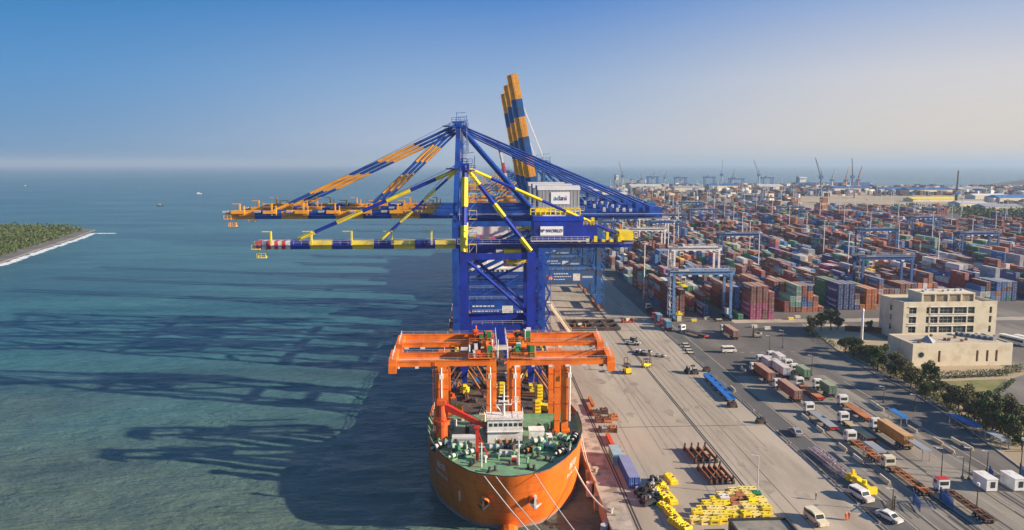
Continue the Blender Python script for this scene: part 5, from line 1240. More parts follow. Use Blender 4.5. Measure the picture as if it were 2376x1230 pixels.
canopy(2150, 1072, 'grey', 'grey flat canopy right of the orange-yellow container', 8, 2.2, 2.8); canopy(2043, 1080, 'grey', 'small grey canopy beside the cream-cabbed truck', 6, 2.4, 3.4); canopy(2332, 1045, 'grey', 'dark grey shelter near the right edge under the trees', 6, 2.6, 2.6)
def pole(px, py, h, label, c='black_steel', arm=0, ball=False):
    X, Y = G(px, py); r = thing('lamp_post', label, 'lamp post', (X,Y,4.03), 0, 'thin lamp posts in the truck lanes'); q = MB(); q.tube((0,0,0),(0,0,h),.13,0,6,.09); q.bx(-.25,.25,-.25,.25,0,.5); q.build('pole',[M[c]],r)
    q = MB()
    if ball: q.tube((0,0,h),(0,0,h+.6),.32,0,10)
    else: q.beam((0,0,h),(-1.2,0,h+.2),.1); q.box(-1.3,0,h+.2,.7,.35,.15)
    q.build('lamp_head',[M['white' if ball else 'light_grey']],r)
for px, py, h, b_, lb in [(2183,1120,8,0,'thin lamp post left of the red-roofed truck cab'),(2248,1113,7.5,0,'thin lamp post left of the gate booths'),(2233,1110,5,0,'short post beside the thin lamp post left of the booths'),(2266,1180,5,1,'lamp post with a white ball behind the nearest skeletal trailer'),(2367,1110,9,1,'lamp post with a white ball at the right edge'),(2070,1188,5,0,'thin post with a fence panel above the white saloon car'),(2290,1095,5,0,'thin post behind the left gate booth'),(1757,1150,9,0,'pole with a cross arm on the quay above the yellow blocks'),(1816,808,7,0,'slim post on the wide road behind the loaded trucks, left'),(1883,872,7,0,'slim post beside the farther green container'),(1785,815,6,0,'slim post on the wide road, leftmost'),(2122,955,5,0,'thin post beside the hedge-side lane'),(2050,935,5,0,'thin post near the far blue canopy')]: pole(px, py, h, lb, 'light_grey' if px in (1757,) else 'black_steel', ball=bool(b_))
def panel(px, py, label, w_=4, h=2.4, c='quay_blue', rz=1.3):
    X, Y = G(px, py); r = thing('mesh_gate', label, 'gate', (X,Y,4.04), rz, 'blue gate panels'); q = MB()
    for i in range(9): q.bx(-w_/2+i*w_/8-.05,-w_/2+i*w_/8+.05,-.04,.04,.2,h)
    for z in (.3,h*.5,h): q.bx(-w_/2,w_/2,-.06,.06,z-.06,z+.06)
    for i in range(8): q.beam((-w_/2+i*w_/8,0,.3),(-w_/2+(i+1)*w_/8,0,h),.05)
    q.build('mesh_panel',[M[c]],r)
    q = MB(); q.bx(w_/2,w_/2+.3,-.15,.15,0,h+.4); q.build('post',[M[c]],r)
panel(2127,1180,'blue mesh gate panel under the end of the cream truck trailer'); panel(2190,1170,'blue mesh gate panel below the red-roofed cab'); panel(2202,1175,'second blue mesh gate panel just right of the one below the red-roofed cab'); panel(2300,1105,'small blue panel behind the left gate booth',1.6,1.6); panel(2065,1190,'dark wire fence panel above the white saloon car',3.5,2.6,'black_steel',.6); panel(2374,1115,'blue panel at the right edge of the photo',3,3)
# kerb barrier line
pl = MB(); random.seed(1)
for i in range(26):
    y = 108+i*8.2; pl.tube((80.3,y,4.35),(80.3,y+7.6,4.35),.14,0,6); pl.box(80.3,y,4.2,.5,.5,.4)
tag(pl.build('kerb_pipe', [M['slab_edge']]), 'long pale pipe rail on blocks along the quay road edge', 'pipe rail')
for i, (px, py, lb) in enumerate([(1700,945,'dark hump under the blue trailers end'),(1765,982,'dark block by the kerb pipe left of the grey car'),(1612,868,'dark equipment cart on the quay left of the kerb'),(1640,862,'dark block by the kerb north of the blue trailers')]):
    X, Y = G(px, py); q = MB(); q.box(0,0,.6,1.8,1.2,1.0); q.box(.3,0,1.2,.8,.8,.5); q.tube((-.9,-.6,.3),(-.9,.6,.3),.3,0,8); q.tube((.8,-.6,.3),(.8,.6,.3),.3,0,8); o = q.build('equipment_cart',[M['black_steel']]); o.location = (X,Y,4.03); o.scale = (1.2,1.2,1.2); tag(o, lb, 'cart', 'dark carts by the kerb')
# ---------------------------------------------------------------- people
def person(px, py, label, c='cloth_orange', rz=0, k_=0, at=None):
    X, Y = at or G(px, py)
    J = {'pel':(0,0,.95,.15),'ch':(0,.0,1.3,.17),'nk':(0,0,1.5,.065),'hd':(0,.01,1.66,.105),'ht':(0,.01,1.72,.09),'ls':(-.19,0,1.42,.075),'le':(-.26,.03,1.14,.055),'lw':(-.25,.13,.9,.042),'rs':(.19,0,1.42,.075),'re':(.27,.02,1.14,.055),'rw':(.27,.12,.9,.042),'lh':(-.1,0,.88,.11),'lk':(-.12,.05 if k_ else 0,.48,.075),'la':(-.12,-.02,.08,.05),'lt':(-.12,.14,.04,.045),'rh':(.1,0,.88,.11),'rk':(.12,0,.48,.075),'ra':(.12,-.02,.08,.05),'rt':(.12,.14,.04,.045)}
    E_ = [('pel','ch'),('ch','nk'),('nk','hd'),('hd','ht'),('ch','ls'),('ls','le'),('le','lw'),('ch','rs'),('rs','re'),('re','rw'),('pel','lh'),('lh','lk'),('lk','la'),('la','lt'),('pel','rh'),('rh','rk'),('rk','ra'),('ra','rt')]
    nm = list(J); me = D.meshes.new('person'); me.from_pydata([J[n_][:3] for n_ in nm], [(nm.index(a),nm.index(b)) for a,b in E_], [])
    o = D.objects.new('person', me); col.objects.link(o); sk = o.modifiers.new('skin','SKIN'); sv = me.skin_vertices[0] if me.skin_vertices else None
    if sv is None:
        import bmesh; bm = bmesh.new(); bm.from_mesh(me); bm.verts.layers.skin.verify(); bm.to_mesh(me); bm.free(); sv = me.skin_vertices[0]
    for i, n_ in enumerate(nm): sv.data[i].radius = (J[n_][3],)*2
    sv.data[0].use_root = True; ss = o.modifiers.new('sub','SUBSURF'); ss.levels = 1; ss.render_levels = 1
    m2 = D.meshes.new_from_object(o.evaluated_get(bpy.context.evaluated_depsgraph_get())); o.modifiers.clear(); o.data = m2; m2.materials.clear(); m2.materials.append(M[c]); m2.materials.append(M['skin'])
    for p in m2.polygons:
        if p.center.z > 1.54 or (abs(p.center.x) > .2 and p.center.z < .93 and p.center.z > .8): p.material_index = 1
        p.use_smooth = True
    o.location = (X,Y,4.04); o.rotation_euler = (0,0,rz); tag(o, label, 'person')
    q = MB(); q.tube((0,.01,1.70),(0,.01,1.80),.13,0,10,.07); q.box(0,.12,1.71,.16,.1,.02); q.build('helmet',[M['white']],o)
person(1963,1208,'person in orange coveralls standing on the quay, left of the pair',rz=.3); person(1970,1207,'person in orange coveralls standing on the quay, right of the pair',rz=2,k_=1); person(1893,1160,'lone person in dark clothes crossing the open quay',c='dark',rz=1.2,k_=1)
# ---------------------------------------------------------------- things lying on the quay
X, Y = G(1472,1134)
container((X,Y+6.1,4.04),'blue','bright blue long container on the quay beside the crane rail, nearer of two',None,0,12,0,(.02,.15,.60))
container((X-1.2,Y+15.6,4.04),'blue','pale blue short container on the quay behind the bright blue one',None,0,6,0,(.12,.38,.55))
def item(name, px, py, build, mats, label, cat, group=None, rz=0, s=1, z=4.04):
    X, Y = G(px, py); q = MB(); build(q); o = q.build(name, [M[m_] for m_ in mats]); o.location = (X,Y,z); o.rotation_euler = (0,0,rz); o.scale = (s,s,s); return tag(o, label, cat, group)
def b_beam(q):
    q.bx(-.5,.5,-3.6,3.6,0,.12); q.bx(-.5,.5,-3.6,3.6,.8,.92); q.bx(-.08,.08,-3.6,3.6,.12,.8)
    for y in (-3.4,-1.2,1.2,3.4): q.bx(-.5,.5,y-.06,y+.06,.12,.8)
def b_frame(q):
    for x in (-1,1): q.bx(x-.15,x+.15,-1.4,1.4,0,1.1,0)
    for y in (-1.3,0,1.3): q.bx(-1,1,y-.12,y+.12,.2,.9,0)
    q.bx(-.8,.8,-.9,.9,.9,1.1,1); q.tube((-.6,-.3,1.1),(-.6,-.3,1.7),.2,1,8); q.tube((.5,.5,1.1),(.5,.5,1.5),.3,1,8)
item('steel_beam',1368,950,b_beam,['rust_orange'],'orange steel beam on the quay, farthest of the row beside the crane rail','beam','steel beams by the crane rail'); item('steel_beam',1372,936,b_beam,['rust_orange'],'orange steel beam just behind the farthest one of the row by the crane rail','beam','steel beams by the crane rail')
item('steel_beam',1415,1025,b_beam,['deep_orange'],'reddish steel beam just behind the pale blue container','beam','steel beams by the crane rail')
for px,py,a,b,lb in [(1382,962,'rust','black_steel','far left'),(1401,958,'black_steel','rust','far right'),(1391,978,'rust','rust','middle left'),(1409,978,'rust_orange','rust','middle centre'),(1423,972,'rust_orange','rust_orange','middle right'),(1401,1000,'black_steel','grey','near left'),(1422,1000,'rust','rust_orange','near right')]:
    item('rusty_machine',px,py,b_frame,[a,b],'rusty machine frame in the cluster by the crane rail, %s one'%lb,'frame','rusty frames by the crane rail',random.uniform(-.2,.2),1.0)
def b_skid(q):
    random.seed(len(D.objects)); q.bx(-1.1,1.1,-3,-2.7,0,.5); q.bx(-1.1,1.1,2.7,3,0,.5)
    for x in (-1,1): q.bx(x-.15,x+.15,-3,3,0,.45)
    for i in range(6): y=-2.4+i*.95; q.tube((-1,y,.8),(1,y,.8),.42,0,10); q.box(random.uniform(-.6,.6),y,1.1,.6,.4,.7,random.choice((0,0,1)))
for px,py,r,s,lb in [(1556,1115,.1,.8,'farthest right of the row'),(1527,1122,.4,.75,'behind the black machines'),(1530,1150,.4,.9,'in the middle left of the row'),(1555,1160,.1,.8,'in the middle right of the row'),(1545,1182,.4,.75,'just beyond the nearest ones'),(1562,1200,.2,.8,'second nearest'),(1578,1222,.4,.95,'nearest the bottom edge'),(1535,1134,1.2,.5,'smallest, beside the farthest')]:
    item('roller_skid',px,py,b_skid,['yellow','rust'],'yellow crane bogie on the quay, %s'%lb,'crane bogie','yellow crane bogies lying on the quay',r,s)
def b_mach(q):
    random.seed(len(D.objects)); q.bx(-1.4,1.4,-1,1,.3,1.2,0)
    for i in range(7): q.box(random.uniform(-1.2,1.2),random.uniform(-.8,.8),1.4,random.uniform(.3,1),random.uniform(.3,.8),random.uniform(.4,1.6),random.choice((0,1,2)))
    for x in (-1.2,1.2):
        for y in (-.9,.9): q.tube((x,y-.2,.5),(x,y+.2,.5),.5,0,10)
for px,py,r,lb in [(1490,1150,.2,'black machine block with wheels, left of the group by the blue container'),(1508,1140,.8,'black machine block behind the left one by the blue container'),(1518,1158,1.3,'black and grey machine block at the right of the group'),(1503,1170,.4,'black machine block nearest the camera in the group'),(1520,1125,.3,'black cylinder machine left of the yellow bogies')]:
    item('machine_block',px,py,b_mach,['dark','grey','black_steel'],lb,'machine',None,r,.95)
def b_legs(n_):
    def f(q):
        for i in range(n_):
            x=-2.6+i*5.2/(n_-1); q.bx(x-.22,x+.22,-4.2,4.2,.5,1.1,0); q.bx(x-.1,x+.1,-4.2,4.2,1.1,1.25,1)
            for y in (-3.9,3.9): q.tube((x-.3,y,.45),(x+.3,y,.45),.45,2,10); q.bx(x-.15,x+.15,y-.2,y+.2,1.1,2.0,2)
        for y in (-3,0,3): q.bx(-2.6,2.6,y-.15,y+.15,.2,.5,2)
        q.beam((-2.4,-3,1.1),(2.2,3,1.1),.2,.2,0)
    return f
item('girder_stack',1625,1060,b_legs(4),['rust','rust_orange','dark'],'stack of dark rusty girders on the open quay, farther of two','girders',None,.05,1.0); item('girder_stack',1660,1107,b_legs(5),['rust','rust_orange','dark'],'stack of dark rusty girders with yellowish tops, nearer of two','girders',None,.05,1.0)
# yellow test weights
random.seed(17); wn = 0; cols_ = ['yellow','cream_yellow','cream_yellow','yellow','cream_yellow']
dm('cream_yellow', (.82,.66,.20), rough=.6, var=.12)
def b_wt(q):
    q.bx(-.95,.95,-.85,.85,.1,1.25,0); q.bx(-1.0,1.0,-.9,.9,0,.12,0); q.bx(-1.0,1.0,-.9,.9,1.25,1.33,0)
    for x in (-.6,.6): q.bx(x-.1,x+.1,-.12,.12,1.33,1.5,1)
    q.bx(-.5,.5,-.88,-.85,.5,.9,1)
rowsw = [(1212,1602,1690,4),(1200,1606,1788,8),(1188,1618,1788,8),(1176,1630,1782,7),(1164,1648,1776,6),(1153,1664,1764,5),(1143,1690,1755,3)]
for ri,(py,a,b,n_) in enumerate(rowsw):
    for i in range(n_):
        px = a+(b-a)*(i+.5)/n_; c = random.choice(cols_)
        if (ri,i) in ((5,4),): c='green'
        if (ri,i) == (4,1): c='white'
        if (ri,i) in ((4,2),(5,2),(3,3),(4,3)): c='rust_orange'
        X,Y=G(px,py+random.uniform(-2,2)); q=MB(); b_wt(q); o=q.build('test_weight',[M[c],M['rust']]); o.location=(X,Y,4.04); o.rotation_euler=(0,0,random.uniform(-.12,.12)); o.scale=(1.0,1.0,.72+ (.25 if random.random()<.25 else 0))
        tag(o,'%s block in the yellow pile, %s row from camera, %s from left'%({'yellow':'yellow','cream_yellow':'pale yellow','green':'dark green','white':'white','rust_orange':'orange'}[c],ordn[ri],ordn[i]),'block','pile of yellow blocks on the quay')
# roofs at the bottom edge
X0,Y0=G(1690,1232); X1,_=G(1832,1232); 
r=thing('flat_roof_shed','flat grey-roofed shed with dark edges cut by the bottom of the photo','shed',(47.5,113.5,4.04))
q=MB(); q.bx(0,11.2,0,14.0,0,4.0); q.build('wall',[M['dark']],r)
q=MB(); q.bx(.3,10.9,.3,13.7,4.0,4.1); q.build('roof',[M['roof_grey'] if 'roof_grey' in M else dm('roof_grey',(.20,.19,.16),rough=.9,var=.3,scale=.3,dirt=(.3,.27,.22),dscale=.15)],r)
q=MB(); q.bx(-.1,11.3,13.8,14.1,4.0,4.5); q.bx(-.1,.3,0,13.8,4.0,4.5); q.bx(10.9,11.3,0,13.8,4.0,4.5); q.build('parapet',[M['dark']],r)
container((43.6,126.0,4.04),'brown','brown container with a ribbed tan roof at the bottom edge, left of the grey shed',None,math.radians(90),6,0,(.34,.17,.11))
# blue low trailers
def b_tr(q):
    q.bx(-1.2,1.2,-3.6,3.6,.75,1.1,0); q.bx(-1.2,1.2,3.4,3.6,1.1,1.9,0); q.bx(-1.1,-.9,-3.4,3.4,1.1,1.3,0); q.bx(.9,1.1,-3.4,3.4,1.1,1.3,0)
    for i in range(5): q.bx(-1.2,1.2,-3+i*1.5,-2.85+i*1.5,1.1,1.2,0)
    for x in (-.9,.9):
        for y in (-2.6,-1.6): q.tube((x-.2,y,.42),(x+.2,y,.42),.42,1,10)
bA=G(1641,878); bB=G(1697,934)
for i in range(5):
    t=(i+.5)/5; q=MB(); b_tr(q); o=q.build('low_trailer',[M['sheet_blue'],M['rubber']]); o.location=(bA[0]+(bB[0]-bA[0])*t,bA[1]+(bB[1]-bA[1])*t,4.04); o.scale=(1.15,math.dist(bA,bB)/5/7.5,1); o.rotation_euler=(0,0,math.atan2(-(bA[0]-bB[0]),bA[1]-bB[1]))
    tag(o,'low blue trailer, %s from the camera in the line of blue trailers'%ordn[4-i],'trailer','line of low blue trailers')
item('tool_cart',1697,942,b_frame,['rust','rust_orange'],'small brown cart below the end of the line of blue trailers','cart',None,1.5,.8)
# hatch frame grid and the portal laid on the quay
def b_grid(q):
    for y in (0,8,16): q.bx(0,23,y-.5,y+.5,.2,1.3,0); q.bx(0,23,y-.55,y+.55,1.3,1.4,1)
    for x in (.4,5.8,11.4,17,22.6): q.bx(x-.4,x+.4,.5,7.5,.3,1.2,0); q.bx(x-.4,x+.4,8.5,15.5,.3,1.2,0)
item('steel_grid',1318,768,b_grid,['black_steel','rust'],'large dark steel grid frame lying on the quay under the raised booms','frame',None,0,1.0)
def b_gang(q):
    q.beam((0,0,.6),(-7,26,9),1.6,.3); q.rail((-.8,0,.8),(-7.8,26,9.2),1.2,0,2,.1); q.rail((.8,0,.8),(-6.2,26,9.2),1.2,0,2,.1)
item('gangway',1322,775,b_gang,['cream'],'long pale sloping gangway beside the dark steel grid','gangway')
def b_spr(q):
    q.bx(-2.6,2.6,-1,1,.3,.8,0)
    for x in (-2.4,2.4): q.bx(x-.2,x+.2,-1.2,1.2,0,1.6,0)
    q.box(0,0,1.3,1.8,1.2,1.1,1); q.tube((-1.4,0,1.2),(-.8,0,1.2),.7,2,10); q.tube((.9,-.4,1.2),(1.5,-.4,1.2),.5,2,10); q.box(1.9,.6,1.2,.9,.6,.9,2)
item('spreader',1456,748,b_spr,['red','cream','dark'],'red container spreader with dark machinery parked on the quay','spreader',None,.1,1.0)
item('spreader',1345,760,b_spr,['rust_orange','cream','dark'],'orange spreader lying left of the dark steel grid','spreader',None,.1,1.0)
def b_gt(q):
    q.bx(-1.4,1.4,-3.5,3.5,.9,1.2,0); [q.tube((x-.3,y,.5),(x+.3,y,.5),.5,1,10) for x in (-1.1,1.1) for y in (-2.5,-1.3,2.4)]
    for i in range(6): q.box(random.uniform(-.8,.8),random.uniform(-3,3),1.4,.9,.9,.5,random.choice((0,2)))
for px,py,rz,lb in [(1468,800,1.2,'grey flat trailer with wheels on the quay joint, farthest of three'),(1492,820,.9,'grey flat trailer carrying a dark coil, middle of three'),(1532,828,1.0,'small dark cart right of the grey flat trailers')]:
    item('flat_trailer',px,py,b_gt,['light_grey','rubber','dark'],lb,'trailer',None,rz,.9 if px<1530 else .6)
item('tyre_coil',1497,824,lambda q:(q.tube((0,0,0),(0,0,1.2),2.0,0,16),q.tube((0,0,1.2),(0,0,1.3),1.2,1,16)),['dark','grey'],'round dark coil on the quay joint beside the grey trailer','coil')
item('tyre_coil',1470,790,lambda q:(q.tube((0,0,0),(0,0,1.2),1.5,0,16),q.tube((0,0,1.2),(0,0,1.3),.9,1,16)),['dark','grey'],'smaller round dark coil behind the grey trailers','coil')
item('machine_block',1603,866,b_mach,['dark','grey','black_steel'],'dark cluster of machinery standing alone near the quay road kerb','machine',None,.3,1.2)
for i,(px,py) in enumerate([(1590,800),(1594,807),(1598,814),(1602,821)]):
    item('rubber_mat',px,py,lambda q:(q.bx(-1.3,1.3,-.7,.7,0,.5,0),q.bx(-1.1,1.1,-.5,.5,.5,.65,1)),['dark','cream'],'dark block with a pale edge by the road kerb, %s of four from far end'%ordn[i],'block','row of dark blocks by the kerb')
# pinkish lattice bundles and yellow beam
dm('pinkish', (.50,.42,.46), rough=.6, var=.25)
def b_lat(q):
    for x in (-.6,.6): q.tube((x,-4.5,.3),(x,4.5,.3),.14,0,6); q.tube((x,-4.5,1.2),(x,4.5,1.2),.14,0,6)
    for i in range(9): y=-4.5+i; q.beam((-.6,y,.3 if i%2 else 1.2),(-.6,y+1,1.2 if i%2 else .3),.1); q.beam((.6,y,.3 if i%2 else 1.2),(.6,y+1,1.2 if i%2 else .3),.1); q.beam((-.6,y,1.2),(.6,y+1,1.2),.1,.1,1)
for px,py,lb in [(1900,1065,'pinkish lattice section on the lanes, left far one'),(1913,1062,'pinkish lattice section on the lanes, right far one'),(1925,1085,'pinkish lattice section on the lanes, left near one'),(1945,1092,'pinkish lattice section on the lanes, right near one')]:
    item('lattice_section',px,py,b_lat,['pinkish','rust'],lb,'lattice','pinkish lattice sections',.03,.95)
def b_yb(q):
    q.bx(-.45,.45,-3.6,3.6,.4,1.2); [q.bx(-1.1,1.1,y-.3,y+.3,0,1.5) for y in (-3.4,3.4)]; q.tube((0,-1,1.2),(0,-1,2.0),.5,0,10); q.bx(-.6,.6,.6,2,1.2,1.6); q.bx(-.3,.3,2.6,3,1.5,2.6)
item('lifting_beam',1998,1130,b_yb,['yellow'],'yellow lifting beam lying in the lanes above the white jeep','lifting beam',None,.12,1.05)
for i,(px,py) in enumerate([(1610,746),(1640,741),(1668,746),(1750,760),(1835,742),(1850,738),(1905,740),(1780,764)]):
    item('storage_box',px,py,lambda q:(q.bx(-1.2,1.2,-.6,.6,0,1.0,0),q.bx(-1.3,1.3,-.7,.7,1.0,1.1,1)),[['yellow','cream','rust','white'][i%4],'cream'],'%s box along the front kerb of the yard, %s from the left'%(['yellow','cream','rusty','white'][i%4],ordn[i]),'box','boxes along the front kerb of the yard')
for px,py,lb in [(1575,745,'yellow-topped work platform by the left leg of the near light blue crane'),(1582,722,'yellow machine behind the platform at the near light blue crane')]:
    item('work_platform',px,py,lambda q:(q.bx(-1,1,-.8,.8,0,3,1),q.bx(-1.5,1.5,-1.1,1.1,3,3.3,0),q.rail((-1.5,-1.1,3.3),(1.5,-1.1,3.3),1,0,1,.1),q.bx(-.5,.5,-.5,.5,3.3,4.6,0)),['yellow','cream'],lb,'platform')
# ---------------------------------------------------------------- far port
random.seed(55); cm = MB()
for i in range(3000):
    y = random.uniform(1040,2300); x = random.uniform(max(30, (y-1290)*.42+60 if y > 1290 else 60), .8*y)
    if y < 1560 and .46*y < x < .76*y and random.random() < .985: continue
    if x > 1000+ (y-2150)*2 and y > 2120: continue
    s_ = random.uniform(3,14); h = random.choice((2,3,5,8,10)); cm.box(x,y,4+h/2,s_,random.uniform(4,20),h,random.choice((0,0,1,2,3,4,4,5,6)),random.choice((0,.2,-.1)))
tag(cm.build('distant_stacks',[M[k_] for k_ in ('rust','rust_orange','grey','quay_blue','dark','cream','white')]),'hazy mass of low sheds, boxes and stacks covering the far port','port clutter',kind='stuff')
def shed(px,py,w_,d,h,c,lb,rc=None):
    X,Y=G(px,py); r=thing('shed',lb,'shed',(X,Y,4),.05,'far port sheds'); q=MB(); q.bx(-w_/2,w_/2,0,d,0,h); q.build('wall',[M['cream']],r); q=MB(); q.prof([(-.5,h),(d/2,h+d*.12),(d+.5,h)],-w_/2-.5,w_/2+.5); q.build('roof',[M[rc or c]],r)
for a in [(2355,470,60,40,9,'sheet_blue','blue-roofed far shed at the right edge of the photo'),(2300,462,70,30,7,'white','long white-roofed far shed near the right edge'),(2170,468,90,30,5,'yellow','low yellow far shed right of the sandy field'),(2330,492,60,30,8,'grey','dark grey far shed below the blue-roofed one'),(2260,480,50,30,6,'light_grey','light grey far shed left of the dark grey one'),(2160,450,110,40,10,'quay_blue','long blue far shed at the edge of the port'),(2080,446,90,40,8,'quay_blue','blue far shed behind the sandy field, second from right'),(1980,445,100,40,9,'quay_blue','blue far shed behind the sandy field on its left'),(2250,445,100,40,8,'grey','long grey far shed beside the hill'),(1500,440,90,40,10,'light_grey','pale far shed left of the harbour cranes'),(1600,445,80,40,10,'grey','grey far shed below the harbour cranes'),(1680,440,80,40,11,'quay_blue','bluish far shed below the tallest harbour crane'),(1790,440,70,40,10,'light_grey','pale far shed near the middle harbour crane'),(2100,497,60,30,5,'light_grey','small pale far shed in front of the sandy field'),(2000,500,60,25,5,'grey','small grey far shed in front of the sandy field')]: shed(*a)
def hcrane(px, pyb, pyt, lean, lb, c='grey'):
    X,Y=G(px,pyb); H_=(pyb-pyt)*math.hypot(X,Y)/1650; r=thing('harbour_crane',lb,'crane',(X,Y,4),0,'distant harbour cranes')
    q=MB(); q.tube((0,0,0),(0,0,H_*.42),3.0,0,8,2.2); q.bx(-6,6,-5,5,0,5,0); q.build('tower',[M[c]],r)
    q=MB(); q.bx(-5,5,-4,4,H_*.30,H_*.40,0); q.build('cab_house',[M['quay_blue']],r)
    q=MB(); top=(lean*H_*.5,0,H_)
    for y in (-1.2,1.2): q.beam((0,y,H_*.32),(top[0],y*.3,top[2]),1.3)
    n=10
    for i in range(n): a=Vector((0,-1.2,H_*.32)).lerp(Vector(top),i/n); b=Vector((0,1.2,H_*.32)).lerp(Vector(top),(i+1)/n); q.beam(a,b,.6)
    q.build('jib',[M[c]],r)
    q=MB(); q.tube((0,0,H_*.55),top,.35,0,4); q.beam((0,0,H_*.40),(0,0,H_*.55),1.5); q.build('stay',[M['dark']],r)
for i,a in enumerate([(1444,428,374,-.35,'leaning grey harbour crane farthest left on the skyline'),(1674,424,374,.05,'tall upright harbour crane left of centre on the skyline'),(1760,425,374,-.5,'harbour crane with its jib leaning left, right of the upright one'),(1904,436,372,-.45,'harbour crane leaning left over the left part of the cargo ship'),(1977,434,374,-.1,'upright dark harbour crane over the right part of the cargo ship'),(1930,434,392,.3,'small harbour crane leaning right between the two tall ones'),(1962,436,392,.2,'small yellowish harbour crane just left of the upright dark one'),(1990,436,391,.3,'small reddish harbour crane at the right end of the cargo ship'),(1465,425,402,-.1,'short harbour crane right of the farthest left one'),(1488,425,398,-.3,'short harbour crane, third from the left on the skyline'),(1514,422,398,.4,'short harbour crane leaning right before the blue gantries'),(1542,422,396,.4,'short harbour crane leaning right behind the blue gantries'),(1700,425,393,.2,'short harbour crane right of the tall upright one'),(1580,425,402,0,'short harbour crane in the middle of the blue gantries'),(2218,475,408,.02,'tall thin dark tower mast right of the sandy field')]): hcrane(*a, c=('grey','grey','grey','black_steel','black_steel','cream','orange_yellow','deep_orange')[i] if i<8 else ('black_steel' if i==14 else 'grey'))
def fgantry(px,py,w_,h,lb,c='quay_blue'):
    X,Y=G(px,py); r=thing('gantry_crane',lb,'gantry crane',(X,Y,4),0,'distant blue gantries')
    for x in (-w_/2,w_/2):
        for y in (0,16): q=MB(); q.beam((x,y,0),(x,y,h),2.4); q.build('leg',[M[c]],r)
    for y in (0,16): q=MB(); q.bx(-w_/2-4,w_/2+4,y-1.4,y+1.4,h-1,h+3); q.build('girder',[M[c]],r)
    q=MB(); q.bx(-6,4,2,14,h+3,h+7); q.build('trolley',[M['grey']],r)
for a in [(1515,427,34,24,'distant blue gantry on the skyline, left one'),(1580,430,34,24,'distant blue gantry on the skyline, second from left'),(1647,428,34,24,'distant blue gantry on the skyline, third from left'),(1710,430,44,20,'distant blue gantry right of the tall upright harbour crane'),(1782,430,32,24,'distant dark gantry right of the middle harbour crane')]: fgantry(*a)
# bulk carriers
def bulk(px0,px1,py,lb,hc='quay_blue'):
    a=G(px0,py,0); b=G(px1,py,0); L_=b[0]-a[0]; r=thing('bulk_carrier',lb,'ship',(a[0],a[1],0),0,'distant cargo ships')
    q=MB(); q.v=[]; P=[(0,-12),(L_*.94,-12),(L_,0),(L_*.94,12),(0,12)]; q.prism(P,-1,12); q.build('hull',[M[hc]],r)
    q=MB(); q.bx(L_*.04,L_*.12,-10,10,12,30); q.bx(L_*.03,L_*.13,-13,13,26,29); q.build('bridge',[M['white']],r); q=MB(); q.tube((L_*.02,0,12),(L_*.02,0,34),2.5,0,8); q.build('funnel',[M['dark']],r)
    q=MB(); [q.bx(L_*(.18+.15*i),L_*(.29+.15*i),-7,7,12,14) for i in range(5)]; q.build('hatch',[M['grey']],r)
bulk(1845,2030,431,'blue cargo ship on the skyline right of centre with cranes over it'); bulk(1425,1500,424,'white-bridged cargo ship at the left of the distant port','grey')
for i,(px,py,lb) in enumerate([(372,478,'small dark boat alone on the open sea, nearer one'),(462,450,'tiny white boat on the open sea, farther right'),(2285,388,'tiny grey ship on the horizon at the right'),(60,433,'tiny distant boat on the sea at the far left')]):
    X,Y=G(px,py,0); r=thing('boat',lb,'boat',(X,Y,0)); q=MB(); q.prism([(-6,-1.5),(4,-1.5),(7,0),(4,1.5),(-6,1.5)],-.3,1.4); q.build('hull',[M['white' if i==1 else 'dark']],r); q=MB(); q.bx(-4,0,-1.1,1.1,1.4,4); q.build('cabin',[M['white' if i!=0 else 'grey']],r)
    if i==2: r.scale=(12,12,6)
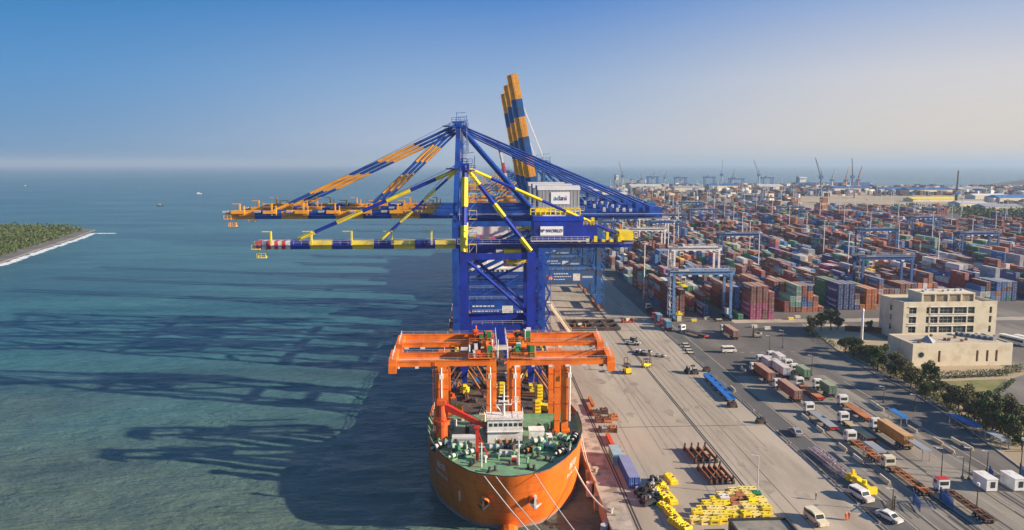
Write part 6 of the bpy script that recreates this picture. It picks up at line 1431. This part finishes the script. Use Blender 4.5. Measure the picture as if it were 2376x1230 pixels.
# headland at right
dm('hill_rock',(.14,.12,.10),rough=.95,var=.3,scale=.02)
random.seed(5); q=MB(); nx,ny=26,8; hx0,hx1,hy0,hy1=1640,2500,2080,2330
for j in range(ny+1):
    for i in range(nx+1):
        u,v=i/nx,j/ny; h=26*math.sin(math.pi*v)**.6*min(1,u*5)*(.75+.25*math.sin(u*9)+random.uniform(-.08,.08)); q.v.append((hx0+(hx1-hx0)*u,hy0+(hy1-hy0)*v,4+max(0,h)))
for j in range(ny):
    for i in range(nx): a=j*(nx+1)+i; q.f.append((a,a+1,a+nx+2,a+nx+1)); q.m.append(0)
tag(q.build('hill',M['hill_rock']),kind='structure')
for i,(x,y,w_,h) in enumerate([(1700,2060,70,26),(1790,2050,60,30),(1860,2060,80,18)]):
    r=thing('silo_block','grey industrial block %s on the far right headland'%('with a tall left tower','with a conveyor, tallest','low and long'+'')[i],'building',(x,y,4),0,'industrial blocks on the headland'); q=MB(); q.bx(-w_/2,w_/2,0,30,0,h); q.bx(-w_/4,w_/4,5,25,h,h+6); q.build('wall',[M['grey']],r)
# trees behind the yard at right
random.seed(91); q=MB()
for i in range(620):
    x,y=G(random.uniform(2235,2520),random.uniform(488,532)); leaves(q,x,y,4+3.5,6,6,4.6,16,1.9)
tag(q.build('tree_belt',M['leaf']),'dark green belt of trees behind the yard at the right','trees',kind='stuff')
q=MB()
for i in range(160):
    x,y=G(random.uniform(1950,2230),random.uniform(478,497)); leaves(q,x,y,4+2.5,5,5,3,12,1.6)
tag(q.build('scrub',M['leaf']),'thin scrub on the sandy field behind the yard','scrub',kind='stuff')
# ---------------------------------------------------------------- haze
hz=MB(); hz.bx(-44000,44000,-290,44800,-3,165)
ho=hz.build('haze',[D.materials.new('haze_air')]); tag(ho,kind='stuff',label='pale haze over the sea and the port',cat='haze')
hm=ho.data.materials[0]; hm.use_nodes=True; t=hm.node_tree; t.nodes.clear(); o_=t.nodes.new('ShaderNodeOutputMaterial'); pv=t.nodes.new('ShaderNodeVolumePrincipled')
pv.inputs['Color'].default_value=(.50,.66,.86,1); pv.inputs['Density'].default_value=.00011; pv.inputs['Anisotropy'].default_value=.1; t.links.new(pv.outputs[0],o_.inputs['Volume'])
